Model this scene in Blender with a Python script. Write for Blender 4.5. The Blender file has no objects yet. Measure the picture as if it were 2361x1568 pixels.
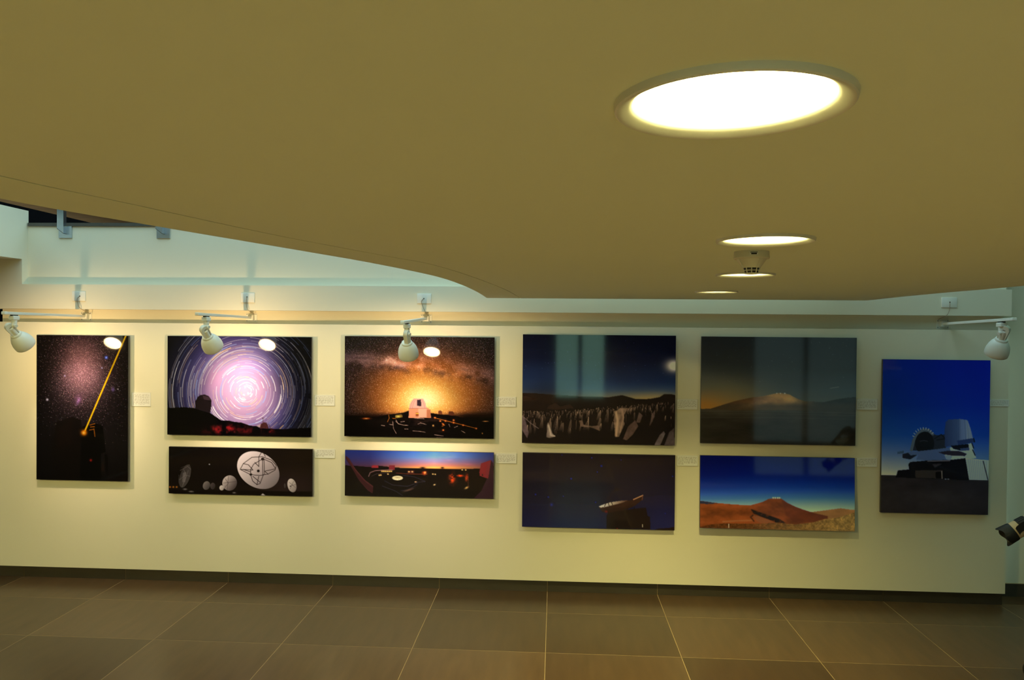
import bpy, bmesh, math, random
import numpy as np
from mathutils import Vector, Matrix

# ------------------------------------------------------------------ camera, sky, exposure
scene = bpy.context.scene
COL = scene.collection
scene.view_settings.view_transform = 'Standard'
scene.view_settings.look = 'None'
scene.view_settings.gamma = 1.0
scene.view_settings.use_curve_mapping = False
scene.view_settings.exposure = 0.0
scene.cycles.use_denoising = True
scene.cycles.max_bounces = 6
scene.cycles.diffuse_bounces = 4
scene.cycles.glossy_bounces = 3
scene.cycles.transparent_max_bounces = 6
scene.cycles.use_adaptive_sampling = True
scene.cycles.adaptive_threshold = 0.05
scene.cycles.adaptive_min_samples = 16
scene.cycles.caustics_reflective = True
scene.cycles.caustics_refractive = False
scene.cycles.sample_clamp_indirect = 6.0

EYE = 1.724
cam_data = bpy.data.cameras.new('viewpoint')
cam_data.sensor_width = 36.0
cam_data.lens = 1720.0 / 2361.0 * 36.0
cam_data.clip_start = 0.02
cam = bpy.data.objects.new('viewpoint', cam_data)
COL.objects.link(cam)
pitch, yaw, roll = 0.01219792, 0.05781356, 0.0089115
ca, sa, cb, sb, cc, sc_ = math.cos(pitch), math.sin(pitch), math.cos(yaw), math.sin(yaw), math.cos(roll), math.sin(roll)
Rx = np.array([[1, 0, 0], [0, ca, -sa], [0, sa, ca]])
Ry = np.array([[cb, 0, sb], [0, 1, 0], [-sb, 0, cb]])
Rz = np.array([[cc, -sc_, 0], [sc_, cc, 0], [0, 0, 1]])
RM = Rz @ Rx @ Ry                       # rows: right, down, forward in (x, down, forward) axes
def _axis(v):                           # (x, down, forward) -> Blender (x, y, z)
    return Vector((v[0], v[2], -v[1]))
cr, cu, cf = _axis(RM[0]), -_axis(RM[1]), _axis(RM[2])
cam.matrix_world = Matrix(((cr.x, cu.x, -cf.x, 0), (cr.y, cu.y, -cf.y, 0), (cr.z, cu.z, -cf.z, EYE), (0, 0, 0, 1)))
scene.camera = cam

SKY = (0.58, 0.90, 0.95)
world = bpy.data.worlds.new('overcast_sky')
scene.world = world
world.use_nodes = True
_bg = world.node_tree.nodes['Background']
_bg.inputs[0].default_value = (*SKY, 1)
_bg.inputs[1].default_value = 1.65

LAMP_WARM = (1.0, 0.66, 0.31)           # gallery spotlights
LAMP_DOWN = (1.0, 0.86, 0.31)           # recessed ceiling lights
SPOT_POWER = 55.0
FLOOD_WATT = 8.0
DOWN_POWER = 2250.0
BEAM_WATT = 31.0
FILL_POWER = 350.0

# ------------------------------------------------------------------ materials
MATS = {}
def new_mat(name):
    m = bpy.data.materials.new(name)
    m.use_nodes = True
    MATS[name] = m
    nt = m.node_tree
    return m, nt, nt.nodes['Principled BSDF']

def paint(name, col, rough=0.6, var=0.04, scale=3.0, bump=0.0, bscale=220.0, metal=0.0, spec=0.5, objvar=0.0, stretch=None):
    m, nt, b = new_mat(name)
    N, L = nt.nodes, nt.links
    b.inputs['Roughness'].default_value = rough
    b.inputs['Metallic'].default_value = metal
    b.inputs['Specular IOR Level'].default_value = spec
    tc = N.new('ShaderNodeTexCoord')
    src = tc.outputs['Object']
    if stretch:
        mp = N.new('ShaderNodeMapping'); mp.inputs['Scale'].default_value = stretch
        L.new(src, mp.inputs['Vector']); src = mp.outputs['Vector']
    nz = N.new('ShaderNodeTexNoise')
    nz.inputs['Scale'].default_value = scale; nz.inputs['Detail'].default_value = 5
    L.new(src, nz.inputs['Vector'])
    ramp = N.new('ShaderNodeMapRange')
    ramp.inputs['From Min'].default_value = 0.25; ramp.inputs['From Max'].default_value = 0.75
    ramp.inputs['To Min'].default_value = 1 - var; ramp.inputs['To Max'].default_value = 1 + var
    L.new(nz.outputs['Fac'], ramp.inputs['Value'])
    fac = ramp.outputs['Result']
    if objvar:
        oi = N.new('ShaderNodeObjectInfo')
        mr = N.new('ShaderNodeMapRange')
        mr.inputs['To Min'].default_value = 1 - objvar; mr.inputs['To Max'].default_value = 1 + objvar
        L.new(oi.outputs['Random'], mr.inputs['Value'])
        mu = N.new('ShaderNodeMath'); mu.operation = 'MULTIPLY'
        L.new(fac, mu.inputs[0]); L.new(mr.outputs['Result'], mu.inputs[1]); fac = mu.outputs[0]
    vm = N.new('ShaderNodeVectorMath'); vm.operation = 'SCALE'
    vm.inputs[0].default_value = col
    L.new(fac, vm.inputs['Scale'])
    L.new(vm.outputs[0], b.inputs['Base Color'])
    if bump:
        n2 = N.new('ShaderNodeTexNoise'); n2.inputs['Scale'].default_value = bscale; n2.inputs['Detail'].default_value = 3
        L.new(src, n2.inputs['Vector'])
        bp = N.new('ShaderNodeBump'); bp.inputs['Strength'].default_value = bump; bp.inputs['Distance'].default_value = 0.002
        L.new(n2.outputs['Fac'], bp.inputs['Height']); L.new(bp.outputs['Normal'], b.inputs['Normal'])
    return m

def glow(name, col, power):
    m, nt, b = new_mat(name)
    b.inputs['Base Color'].default_value = (0.8, 0.8, 0.8, 1)
    b.inputs['Emission Color'].default_value = (*col, 1)
    b.inputs['Emission Strength'].default_value = power
    return m

WALL = (0.80, 0.765, 0.62)
paint('wall_paint', WALL, 0.75, 0.015, 1.5, 0.12, 160)
paint('ceiling_paint', (0.86, 0.95, 0.80), 0.8, 0.012, 1.2, 0.08, 160)
paint('tile', (0.078, 0.046, 0.022), 0.29, 0.20, 2.2, 0.05, 90, objvar=0.34, stretch=(9.0, 1.4, 1.0))
paint('skirting_tile', (0.055, 0.046, 0.034), 0.45, 0.12, 3.0, 0.05, 90, objvar=0.1, stretch=(1.4, 1.0, 6.0))
paint('grout', (0.33, 0.235, 0.115), 0.85, 0.08, 30)
paint('lamp_white', (0.80, 0.82, 0.77), 0.38, 0.01, 5)
paint('plastic_white', (0.83, 0.85, 0.80), 0.4, 0.01, 5)
paint('detector_plastic', (0.72, 0.72, 0.62), 0.45, 0.02, 8)
paint('black_part', (0.012, 0.012, 0.012), 0.5, 0.1, 9)
paint('rubber_cable', (0.30, 0.22, 0.14), 0.5, 0.05, 9)
paint('steel', (0.52, 0.60, 0.70), 0.28, 0.12, 14, metal=1.0)  # bluish tint stands in for the sky mirrored in the steel
paint('screw_steel', (0.45, 0.45, 0.43), 0.35, 0.05, 20, metal=1.0)
paint('board_edge', (0.05, 0.048, 0.045), 0.5, 0.08, 12)
paint('wood_soffit', (0.46, 0.25, 0.11), 0.5, 0.3, 3.0, stretch=(1.0, 8.0, 1.0))
paint('upper_floor', (0.42, 0.27, 0.15), 0.5, 0.2, 3.0, stretch=(1.0, 8.0, 1.0))
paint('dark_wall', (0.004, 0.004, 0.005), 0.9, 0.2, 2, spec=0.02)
paint('dark_metal', (0.10, 0.095, 0.085), 0.5, 0.15, 8, metal=0.6)
paint('reflector_white', (0.86, 0.85, 0.80), 0.5, 0.01, 5)
paint('frame_dark', (0.06, 0.06, 0.055), 0.5, 0.1, 6)
paint('back_wall_paint', (0.030, 0.027, 0.022), 0.8, 0.06, 2)
paint('skin', (0.46, 0.27, 0.17), 0.55, 0.06, 14)
paint('black_cloth', (0.012, 0.012, 0.014), 0.9, 0.15, 40)
paint('hair_dark', (0.02, 0.014, 0.01), 0.6, 0.2, 60)
paint('hood_black', (0.010, 0.010, 0.011), 0.55, 0.1, 30)
paint('lens_cream', (0.62, 0.52, 0.36), 0.45, 0.05, 20)
paint('lens_glass', (0.01, 0.012, 0.016), 0.05, 0.02, 10)
paint('shoe_leather', (0.012, 0.011, 0.011), 0.4, 0.1, 30)
glow('spot_bulb', LAMP_WARM, SPOT_POWER)
glow('down_lamp', LAMP_DOWN, DOWN_POWER)
glow('fill_lamp', LAMP_DOWN, FILL_POWER)
glow('small_lamp', (0.9, 0.97, 1.0), 12.0)
paint('bulb_off', (0.75, 0.74, 0.70), 0.25, 0.01, 5)

def pane_glass(name, tint):
    m, nt, b = new_mat(name)
    N, L = nt.nodes, nt.links
    tr = N.new('ShaderNodeBsdfTransparent'); gl = N.new('ShaderNodeBsdfGlossy')
    tr.inputs['Color'].default_value = (*tint, 1)
    gl.inputs['Roughness'].default_value = 0.02
    fr = N.new('ShaderNodeFresnel'); fr.inputs['IOR'].default_value = 1.45
    mx = N.new('ShaderNodeMixShader')
    L.new(fr.outputs[0], mx.inputs[0]); L.new(tr.outputs[0], mx.inputs[1]); L.new(gl.outputs[0], mx.inputs[2])
    L.new(mx.outputs[0], N['Material Output'].inputs['Surface'])
pane_glass('window_glass', (0.86, 0.97, 0.80))
pane_glass('tinted_glass', (0.42, 0.44, 0.42))

def print_mat(name, rough=0.09, spec=0.5):
    m, nt, b = new_mat(name)
    at = nt.nodes.new('ShaderNodeAttribute'); at.attribute_name = 'print'
    nt.links.new(at.outputs['Color'], b.inputs['Base Color'])
    b.inputs['Roughness'].default_value = rough
    b.inputs['Specular IOR Level'].default_value = spec
    return m
print_mat('glossy_print', 0.05, 0.75)
print_mat('paper_print', 0.7, 0.3)

# ------------------------------------------------------------------ mesh helpers
class MB:
    """collects shapes, then links them as ONE mesh object"""
    def __init__(self):
        self.v, self.f = [], []
    def add(self, vs, fs):
        o = len(self.v)
        self.v += [tuple(p) for p in vs]
        self.f += [tuple(i + o for i in q) for q in fs]
        return self
    def box(self, c, s, rot=None, bev=0.0):
        x, y, z = s[0] / 2, s[1] / 2, s[2] / 2
        if bev <= 0:
            vs = [Vector((a * x, b * y, d * z)) for d in (-1, 1) for b in (-1, 1) for a in (-1, 1)]
            fs = [(0, 2, 3, 1), (4, 5, 7, 6), (0, 1, 5, 4), (2, 6, 7, 3), (0, 4, 6, 2), (1, 3, 7, 5)]
        else:
            bm = bmesh.new()
            bmesh.ops.create_cube(bm, size=1.0)
            for q in bm.verts: q.co = Vector((q.co.x * s[0], q.co.y * s[1], q.co.z * s[2]))
            bmesh.ops.bevel(bm, geom=bm.edges[:], offset=bev, segments=2, affect='EDGES', profile=0.5)
            bm.verts.index_update()
            vs = [q.co.copy() for q in bm.verts]
            fs = [tuple(q.index for q in f.verts) for f in bm.faces]
            bm.free()
        c = Vector(c)
        if rot is not None: vs = [rot @ p for p in vs]
        return self.add([p + c for p in vs], fs)
    def box2(self, a, b, bev=0.0):
        a, b = Vector(a), Vector(b)
        return self.box((a + b) / 2, (abs(b.x - a.x), abs(b.y - a.y), abs(b.z - a.z)), None, bev)
    def revolve(self, prof, o, axis, seg=24, up=(0, 0, 1)):
        a = Vector(axis).normalized()
        u = Vector(up)
        if abs(a.dot(u)) > 0.95: u = Vector((1, 0, 0))
        e1 = (u - a * a.dot(u)).normalized(); e2 = a.cross(e1)
        o = Vector(o); vs, fs, rings = [], [], []
        for t, r in prof:
            if r <= 1e-6:
                rings.append([len(vs)]); vs.append(o + a * t)
            else:
                rings.append(list(range(len(vs), len(vs) + seg)))
                for k in range(seg):
                    w = 2 * math.pi * k / seg
                    vs.append(o + a * t + (e1 * math.cos(w) + e2 * math.sin(w)) * r)
        for p, q in zip(rings[:-1], rings[1:]):
            for k in range(seg):
                k2 = (k + 1) % seg
                if len(p) == 1 and len(q) == 1: continue
                if len(p) == 1: fs.append((p[0], q[k2], q[k]))
                elif len(q) == 1: fs.append((p[k], p[k2], q[0]))
                else: fs.append((p[k], p[k2], q[k2], q[k]))
        return self.add(vs, fs)
    def cyl(self, p0, p1, r0, r1=None, seg=16):
        p0, p1 = Vector(p0), Vector(p1)
        L = (p1 - p0).length
        r1 = r0 if r1 is None else r1
        return self.revolve([(0, 0), (0, r0), (L, r1), (L, 0)], p0, p1 - p0, seg)
    def sphere(self, c, r, seg=16, rings=10, sc=(1, 1, 1)):
        prof = [(-r * math.cos(math.pi * k / rings), r * math.sin(math.pi * k / rings)) for k in range(rings + 1)]
        n0 = len(self.v)
        self.revolve(prof, (0, 0, 0), (0, 0, 1), seg)
        self.v[n0:] = [(p[0] * sc[0] + c[0], p[1] * sc[1] + c[1], p[2] * sc[2] + c[2]) for p in self.v[n0:]]
        return self
    def tube(self, path, r, seg=8):
        path = [Vector(p) for p in path]
        rad = r if isinstance(r, (list, tuple)) else [r] * len(path)
        vs, fs, prev = [], [], None
        for i, p in enumerate(path):
            t = (path[min(i + 1, len(path) - 1)] - path[max(i - 1, 0)]).normalized()
            if prev is None:
                u = Vector((0, 0, 1)) if abs(t.z) < 0.9 else Vector((1, 0, 0))
            else: u = prev
            e1 = (u - t * t.dot(u)).normalized(); prev = e1; e2 = t.cross(e1)
            for k in range(seg):
                w = 2 * math.pi * k / seg
                vs.append(p + (e1 * math.cos(w) + e2 * math.sin(w)) * rad[i])
        for i in range(len(path) - 1):
            for k in range(seg):
                k2 = (k + 1) % seg
                fs.append((i * seg + k, i * seg + k2, (i + 1) * seg + k2, (i + 1) * seg + k))
        fs.append(tuple(range(seg))[::-1]); n = (len(path) - 1) * seg
        fs.append(tuple(range(n, n + seg)))
        return self.add(vs, fs)
    def prism(self, poly, o, ex, ey, th):
        """polygon in the plane (ex, ey) at o, extruded by th along ex x ey, centred"""
        o, ex, ey = Vector(o), Vector(ex).normalized(), Vector(ey).normalized()
        ez = ex.cross(ey)
        n = len(poly)
        a = [o + ex * p[0] + ey * p[1] - ez * th / 2 for p in poly]
        b = [p + ez * th for p in a]
        fs = [tuple(range(n))[::-1], tuple(range(n, 2 * n))]
        fs += [(k, (k + 1) % n, n + (k + 1) % n, n + k) for k in range(n)]
        return self.add(a + b, fs)
    def build(self, name, mat, parent=None, smooth=False, base=None):
        off = Vector((0, 0, 0))
        if parent is not None: off = WORLD_LOC.get(parent.name, Vector((0, 0, 0)))
        elif base is not None: off = Vector(base)
        me = bpy.data.meshes.new(name)
        me.from_pydata([tuple(Vector(p) - off) for p in self.v], [], self.f)
        me.update()
        bm = bmesh.new(); bm.from_mesh(me)
        bmesh.ops.recalc_face_normals(bm, faces=bm.faces[:])
        bm.to_mesh(me); bm.free()
        if mat: me.materials.append(MATS[mat])
        if smooth:
            me.shade_smooth()
            try: me.set_sharp_from_angle(angle=math.radians(38))
            except Exception: pass
        o = bpy.data.objects.new(name, me)
        COL.objects.link(o)
        if parent is not None:
            o.parent = parent
            WORLD_LOC[o.name] = off
        else:
            o.location = off; WORLD_LOC[o.name] = off
        return o
WORLD_LOC = {}     # every part keeps its mesh in the frame of its thing's base point

def tag(o, label=None, cat=None, group=None, kind=None):
    if label: o['label'] = label
    if cat: o['category'] = cat
    if group: o['group'] = group
    if kind: o['kind'] = kind
    return o
def thing(name, loc, label, cat, group=None):
    o = bpy.data.objects.new(name, None)
    o.empty_display_size = 0.1
    COL.objects.link(o)
    o.location = loc
    WORLD_LOC[o.name] = Vector(loc)
    return tag(o, label, cat, group)
def struct(name, mb, mat, label=None, cat=None, **kw):
    o = mb.build(name, mat, **kw)
    return tag(o, label, cat, None, 'structure')
def catmull(pts, n=8):
    P = [np.array(p, float) for p in pts]
    out = []
    for i in range(len(P) - 1):
        p0, p1, p2, p3 = P[max(i - 1, 0)], P[i], P[i + 1], P[min(i + 2, len(P) - 1)]
        for k in range(n):
            t = k / n
            out.append(0.5 * ((2 * p1) + (-p0 + p2) * t + (2 * p0 - 5 * p1 + 4 * p2 - p3) * t * t + (-p0 + 3 * p1 - 3 * p2 + p3) * t ** 3))
    out.append(P[-1])
    return [tuple(p) for p in out]

# ------------------------------------------------------------------ the setting
X0, X1, YB = -5.09, 5.02, -1.25
PANEL_Y, BEAM_Y, SLOT_Y, UP_Y = 4.90, 4.88, 4.98, 4.94
PX1 = 2.872                                             # right end of the display wall
# floor: grout bed and single tiles
fl = struct('floor', MB().box2((X0, YB, -0.12), (X1, 5.2, -0.0005)), 'grout', 'floor of large brown stone tiles with pale joints', 'floor')
colx = [-0.036 + 0.7215 * k for k in range(-7, 8)]
rowy = [4.93, 4.551, 3.984] + [3.984 - 0.567 * k for k in range(1, 10)]
_cache = {}
for r in range(len(rowy) - 1):
    for c in range(len(colx) - 1):
        w, d = colx[c + 1] - colx[c] - 0.0034, rowy[r] - rowy[r + 1] - 0.0034
        key = (round(w, 3), round(d, 3))
        if key not in _cache:
            _cache[key] = MB().box((0, 0, -0.006), (w, d, 0.012)).build('floor_tile', 'tile', fl)
            o = _cache[key]
        else:
            o = _cache[key].copy(); COL.objects.link(o)
        o.location = ((colx[c] + colx[c + 1]) / 2, (rowy[r] + rowy[r + 1]) / 2, 0)
        o.parent = fl
_rx = [PX1 + 0.002] + [x for x in colx if x > PX1 + 0.1]
for a_, b_ in zip(_rx[:-1], _rx[1:]):                   # narrow cut tiles in front of the set-back wall
    MB().box2((a_ + 0.0017, 4.9317, -0.012), (b_ - 0.0017, 5.083, 0)).build('floor_tile', 'tile', fl)
# display wall and everything above it
struct('wall_display', MB().box2((X0, PANEL_Y, 0.079), (PX1, 4.97, 1.756)), 'wall_paint', 'cream wall that carries the framed night-sky photographs', 'wall')
struct('wall_slot', MB().box2((-3.841, SLOT_Y, 1.70), (PX1, 5.09, 1.90)), 'wall_paint', 'narrow recessed wall strip behind the spotlight arms', 'wall')
struct('wall_slot_black', MB().box2((X0, 5.03, 1.70), (-3.841, 5.09, 1.90)), 'dark_wall', 'black block standing in for the dark opening at the left end of the recessed strip', 'wall')  # black colour stands in for the darkness of the opening
struct('wall_beam', MB().box2((X0, BEAM_Y, 1.846), (PX1, 5.09, 2.013)).box2((X0, BEAM_Y, 2.013), (-3.627, 5.09, 2.19)), 'wall_paint', 'cream beam face above the recessed strip', 'wall')
struct('wall_upper', MB().box2((-3.627, UP_Y, 2.013), (PX1, 5.09, 2.414)), 'wall_paint', 'pale upper wall face set back above the beam', 'wall')
struct('wall_left_beam', MB().box2((-4.1, 2.6, 2.183), (-3.627, BEAM_Y, 2.52)).box2((-4.1, BEAM_Y, 2.19), (-3.627, UP_Y + 0.003, 2.52)), 'wall_paint', 'pale side beam meeting the upper wall at left', 'wall')
struct('wall_far_right', MB().box2((PX1, 5.10, 0.075), (X1, 5.2, 4.2)), 'wall_paint', 'dim cream wall set back beyond the display wall', 'wall')
# skirting tiles
def skirting(name, xa, xb, y, label):
    bb = struct(name, MB().box2((xa, y + 0.004, 0), (xb, y + 0.03, 0.085)), 'grout', label, 'skirting')
    edges = [xa] + [x for x in colx if xa + 0.05 < x < xb - 0.05] + [xb]
    for a, b in zip(edges[:-1], edges[1:]):
        MB().box2((a + 0.0018, y, 0.0), (b - 0.0018, y + 0.01, 0.0845)).build('skirting_tile', 'skirting_tile', bb)
skirting('baseboard_front', X0, PX1, 4.925, 'dark stone skirting under the display wall')
skirting('baseboard_right', PX1 + 0.01, X1, 5.085, 'dark stone skirting of the set-back wall at right')
# upper level seen through the gap at the left
struct('trim_1', MB().box2((-3.62, 4.925, 2.414), (PX1, 5.09, 2.436)), 'dark_metal', 'dark metal edge trim on top of the upper wall', 'trim')
struct('ceiling_upper', MB().box2((-4.23, 5.3, 2.675), (PX1, 8.2, 2.80)), 'wood_soffit', 'brown wooden ceiling of the upper floor', 'ceiling')
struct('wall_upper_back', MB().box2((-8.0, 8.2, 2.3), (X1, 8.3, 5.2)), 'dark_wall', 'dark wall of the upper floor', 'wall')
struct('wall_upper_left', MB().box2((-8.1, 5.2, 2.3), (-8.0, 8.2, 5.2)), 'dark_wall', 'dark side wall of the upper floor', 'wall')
struct('floor_upper', MB().box2((-8.0, 5.09, 2.30), (X1, 8.2, 2.405)), 'upper_floor', 'wooden floor of the upper level', 'floor')
# side and back walls of the hall
struct('wall_left', MB().box2((X0 - 0.1, YB, 0), (X0, 5.2, 4.2)), 'back_wall_paint', 'dark side wall of the hall', 'wall')
# back wall with two tall glazed openings, right wall with a high window
WIN = [(-0.03, 0.77, 0.70, 1.90), (2.85, 4.42, 0.10, 2.35)]      # x0, x1, z0, z1
def wall_with_holes(name, axis, pos, thick, a0, a1, z0, z1, holes, mat, label):
    mb = MB()
    cuts = sorted(holes)
    def slab(p, q, r, s):
        if q - p < 1e-4 or s - r < 1e-4: return
        if axis == 'y': mb.box2((p, pos, r), (q, pos + thick, s))
        else: mb.box2((pos, p, r), (pos + thick, q, s))
    cur = a0
    for (p, q, r, s) in cuts:
        slab(cur, p, z0, z1); slab(p, q, z0, r); slab(p, q, s, z1); cur = q
    slab(cur, a1, z0, z1)
    return struct(name, mb, mat, label, 'wall')
wall_with_holes('wall_back', 'y', YB - 0.12, 0.12, X0, X1, 0, 4.2, WIN, 'back_wall_paint', 'dark wall with tall windows behind the viewer')
struct('wall_right', MB().box2((X1, YB - 0.12, 0), (X1 + 0.12, 5.2, 4.2)), 'back_wall_paint', 'dark side wall at right', 'wall')
SKL = (2.75, 4.60, 1.4, 4.5)                                     # skylight in the high ceiling of the right well
struct('ceiling_right', MB().box2((1.85, YB, 4.1), (X1, SKL[2], 4.2)).box2((1.85, SKL[3], 4.1), (X1, 5.2, 4.2)).box2((1.85, SKL[2], 4.1), (SKL[0], SKL[3], 4.2)).box2((SKL[1], SKL[2], 4.1), (X1, SKL[3], 4.2)), 'ceiling_paint', 'high ceiling over the right well', 'ceiling')
def window(name, axis, pos, a0, a1, z0, z1, nv, nh, label, glass='window_glass'):
    def P(a, d, z): return (a, pos + d, z) if axis == 'y' else (a, z, pos + d)
    fr = MB()
    t = 0.05
    for (p, q, r, s) in ((a0, a0 + t, z0, z1), (a1 - t, a1, z0, z1), (a0 + t, a1 - t, z0, z0 + t), (a0 + t, a1 - t, z1 - t, z1)):
        fr.box2(P(p, 0.02, r), P(q, 0.09, s))
    o = struct(name, fr, 'frame_dark', label, 'window')
    for k in range(1, nv):
        c = a0 + (a1 - a0) * k / nv
        MB().box2(P(c - 0.03, 0.03, z0 + t), P(c + 0.03, 0.08, z1 - t)).build('mullion', 'frame_dark', o)
    for k in range(1, nh):
        c = z0 + (z1 - z0) * k / nh
        MB().box2(P(a0 + t, 0.035, c - 0.025), P(a1 - t, 0.075, c + 0.025)).build('transom', 'frame_dark', o)
    for i in range(nv):
        for j in range(nh):
            p, q = a0 + (a1 - a0) * i / nv, a0 + (a1 - a0) * (i + 1) / nv
            r, s = z0 + (z1 - z0) * j / nh, z0 + (z1 - z0) * (j + 1) / nh
            MB().box2(P(p + 0.03, 0.052, r + 0.03), P(q - 0.03, 0.058, s - 0.03)).build('pane', glass, o)
    return o
window('window_1', 'y', YB - 0.12, *WIN[0], 2, 1, 'narrow glazed door light behind the viewer')
window('window_2', 'y', YB - 0.12, *WIN[1], 2, 1, 'wide tinted window behind the viewer', 'tinted_glass')
window('window_3', 'z', 4.1, *SKL, 2, 2, 'skylight over the right well')

# the low curved ceiling: slab body, inner field with lamp holes, edge strip beyond the joint
CZ = 1.924
edgeL = catmull([(-0.95, YB), (-0.935, 0.0), (-0.905, 0.7), (-0.87, 1.122), (-0.781, 1.45), (-0.647, 1.883), (-0.55, 2.221), (-0.448, 2.725), (-0.413, 3.201), (-0.405, 3.838), (-0.42, 4.565)], 7)
jointL = catmull([(-0.83, YB), (-0.81, 0.0), (-0.775, 0.6), (-0.738, 0.952), (-0.688, 1.171), (-0.596, 1.569), (-0.453, 2.021), (-0.374, 2.272), (-0.301, 2.85), (-0.239, 3.697), (-0.215, 4.565)], 7)
edgeR = catmull([(1.95, YB), (1.92, 1.0), (1.885, 3.12), (1.851, 3.6), (1.84, 4.07), (1.85, 4.45), (1.85, 4.565)], 7)
jointR = catmull([(1.74, YB), (1.735, 1.5), (1.738, 3.317), (1.775, 3.933), (1.835, 4.565)], 9)
LIGHTS = [(0.151, 0.660, 0.1015), (0.445, 1.622, 0.1015), (0.643, 2.580, 0.0985), (0.777, 3.667, 0.1015), (-0.20, -0.32, 0.1015), (0.62, -0.72, 0.1015), (1.30, -0.35, 0.1015)]   # x, y, outer radius; last three added behind the viewer to brighten the ceiling
def plate(outline, holes, z0, z1):
    bm = bmesh.new()
    def loop(pts):
        vs = [bm.verts.new((p[0], p[1], z0)) for p in pts]
        return [bm.edges.new((vs[i], vs[(i + 1) % len(vs)])) for i in range(len(vs))]
    es = loop(outline)
    for (cx, cy, r) in holes:
        es += loop([(cx + r * math.cos(2 * math.pi * k / 48), cy + r * math.sin(2 * math.pi * k / 48)) for k in range(48)])
    bmesh.ops.triangle_fill(bm, use_beauty=True, edges=es)
    r = bmesh.ops.extrude_face_region(bm, geom=bm.faces[:])
    for q in r['geom']:
        if isinstance(q, bmesh.types.BMVert): q.co.z = z1
    bm.verts.index_update()
    mb = MB().add([q.co.copy() for q in bm.verts], [tuple(q.index for q in f.verts) for f in bm.faces])
    bm.free()
    return mb
G = 0.0022
body = plate([(p[0] + 0.02, p[1]) for p in edgeL[:-1]] + [(-0.40, 4.545), (1.83, 4.545)] + [(p[0] - 0.02, p[1]) for p in edgeR[-2::-1]], [], 2.05, 2.30)
ceil = struct('ceiling', body, 'ceiling_paint', 'low cream ceiling with a curved edge and a row of round lamps', 'ceiling')
field = plate([(p[0] + G, p[1]) for p in jointL] + [(p[0] - G, p[1]) for p in jointR[::-1]], [(a, b, r * 0.93) for a, b, r in LIGHTS], CZ, CZ + 0.013)
field.build('ceiling_field', 'ceiling_paint', ceil)
sl = plate(edgeL + [(p[0] - G, p[1]) for p in jointL[::-1]], [], CZ, CZ + 0.125)
sl.build('edge_strip', 'ceiling_paint', ceil)
sr = plate([(p[0] + G, p[1]) for p in jointR] + edgeR[::-1], [], CZ, CZ + 0.125)
sr.build('edge_strip', 'ceiling_paint', ceil)
MB().box2((-0.215, 4.545, CZ + 0.0135), (1.835, 4.565, CZ + 0.125)).build('edge_fascia', 'ceiling_paint', ceil)

# recessed round lamps
FILL_LIGHTS = [(-2.9, -0.8), (-1.7, -0.8)]  # added unseen lamps that brighten the display wall
hl = MB().box2((X0, YB, 2.75), (-0.9, 3.35, 2.85))
struct('light_blocker', MB().box2((X0, 0.9, 2.40), (-0.9, 1.05, 2.75)), 'ceiling_paint', 'added beam under the high left ceiling, blocks dome-lamp light on the upper wall', 'beam')  # unseen beam added to keep the dome lamps off the upper wall
struct('ceiling_left', hl, 'ceiling_paint', 'high ceiling beside the light well at left', 'ceiling')
LIGHT_LABEL = ['largest and nearest round recessed ceiling lamp, glowing yellow-white',
               'round recessed ceiling lamp just in front of the smoke detector',
               'round recessed ceiling lamp just beyond the smoke detector',
               'smallest and farthest round recessed ceiling lamp, near the ceiling edge',
               'added unseen recessed lamp just behind the viewer at left, brightens the low ceiling', 'added unseen recessed lamp near the back wall, brightens the low ceiling', 'added unseen recessed lamp behind the viewer at right, brightens the low ceiling']
def recessed_lamp(cx, cy, cz, r, lab, group, lamp_mat):
    t = thing('recessed_lamp', (cx, cy, cz), lab, 'ceiling lamp', group)
    o = (cx, cy, cz)
    MB().revolve([(0.0, r), (-0.003, r * 0.999), (-0.0058, r * 0.992), (-0.0068, r * 0.978), (-0.0066, r * 0.958), (-0.0056, r * 0.930), (-0.0036, r * 0.895), (-0.0006, r * 0.855), (0.0036, r * 0.815), (0.009, r * 0.78), (0.016, r * 0.755), (0.028, r * 0.74), (0.028, r * 0.76), (0.012, r * 0.80), (0.004, r * 0.88), (0.0, r * 0.93), (0.0, r)], o, (0, 0, 1), 56).build('trim_ring', 'lamp_white', t, True)
    k = r * 0.80
    MB().revolve([(0.026, k * 0.945), (0.04, k * 0.93), (0.055, k * 0.89), (0.075, k * 0.78), (0.09, k * 0.66), (0.10, k * 0.56), (0.102, k * 0.56), (0.092, k * 0.69), (0.075, k * 0.81), (0.055, k * 0.92), (0.04, k * 0.96), (0.026, k * 0.97), (0.026, k * 0.945)], o, (0, 0, 1), 56).build('reflector', 'reflector_white', t, True)
    MB().revolve([(0.075, 0), (0.077, k * 0.30), (0.085, k * 0.46), (0.094, k * 0.53), (0.096, 0)], o, (0, 0, 1), 40).build('lamp_glass', lamp_mat, t, True)

for (cx, cy, r), lab in zip(LIGHTS, LIGHT_LABEL):
    recessed_lamp(cx, cy, CZ, r, lab, 'round lamps in the low ceiling', 'down_lamp')
for (cx, cy), side in zip(FILL_LIGHTS, ('outer', 'inner')):
    t = thing('fill_dome_lamp', (cx, cy, 2.75), side + ' round white dome lamp added unseen under the high left ceiling to brighten the display wall', 'ceiling lamp', 'added dome lamps under the high left ceiling')
    MB().revolve([(0, 0), (0, 0.16), (-0.025, 0.16), (-0.025, 0)], (cx, cy, 2.75), (0, 0, 1), 32).build('base', 'lamp_white', t, True)
    MB().revolve([(-0.025, 0.0), (-0.025, 0.15), (-0.07, 0.145), (-0.11, 0.12), (-0.14, 0.075), (-0.15, 0)], (cx, cy, 2.75), (0, 0, 1), 32).build('dome', 'fill_lamp', t, True)

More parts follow.
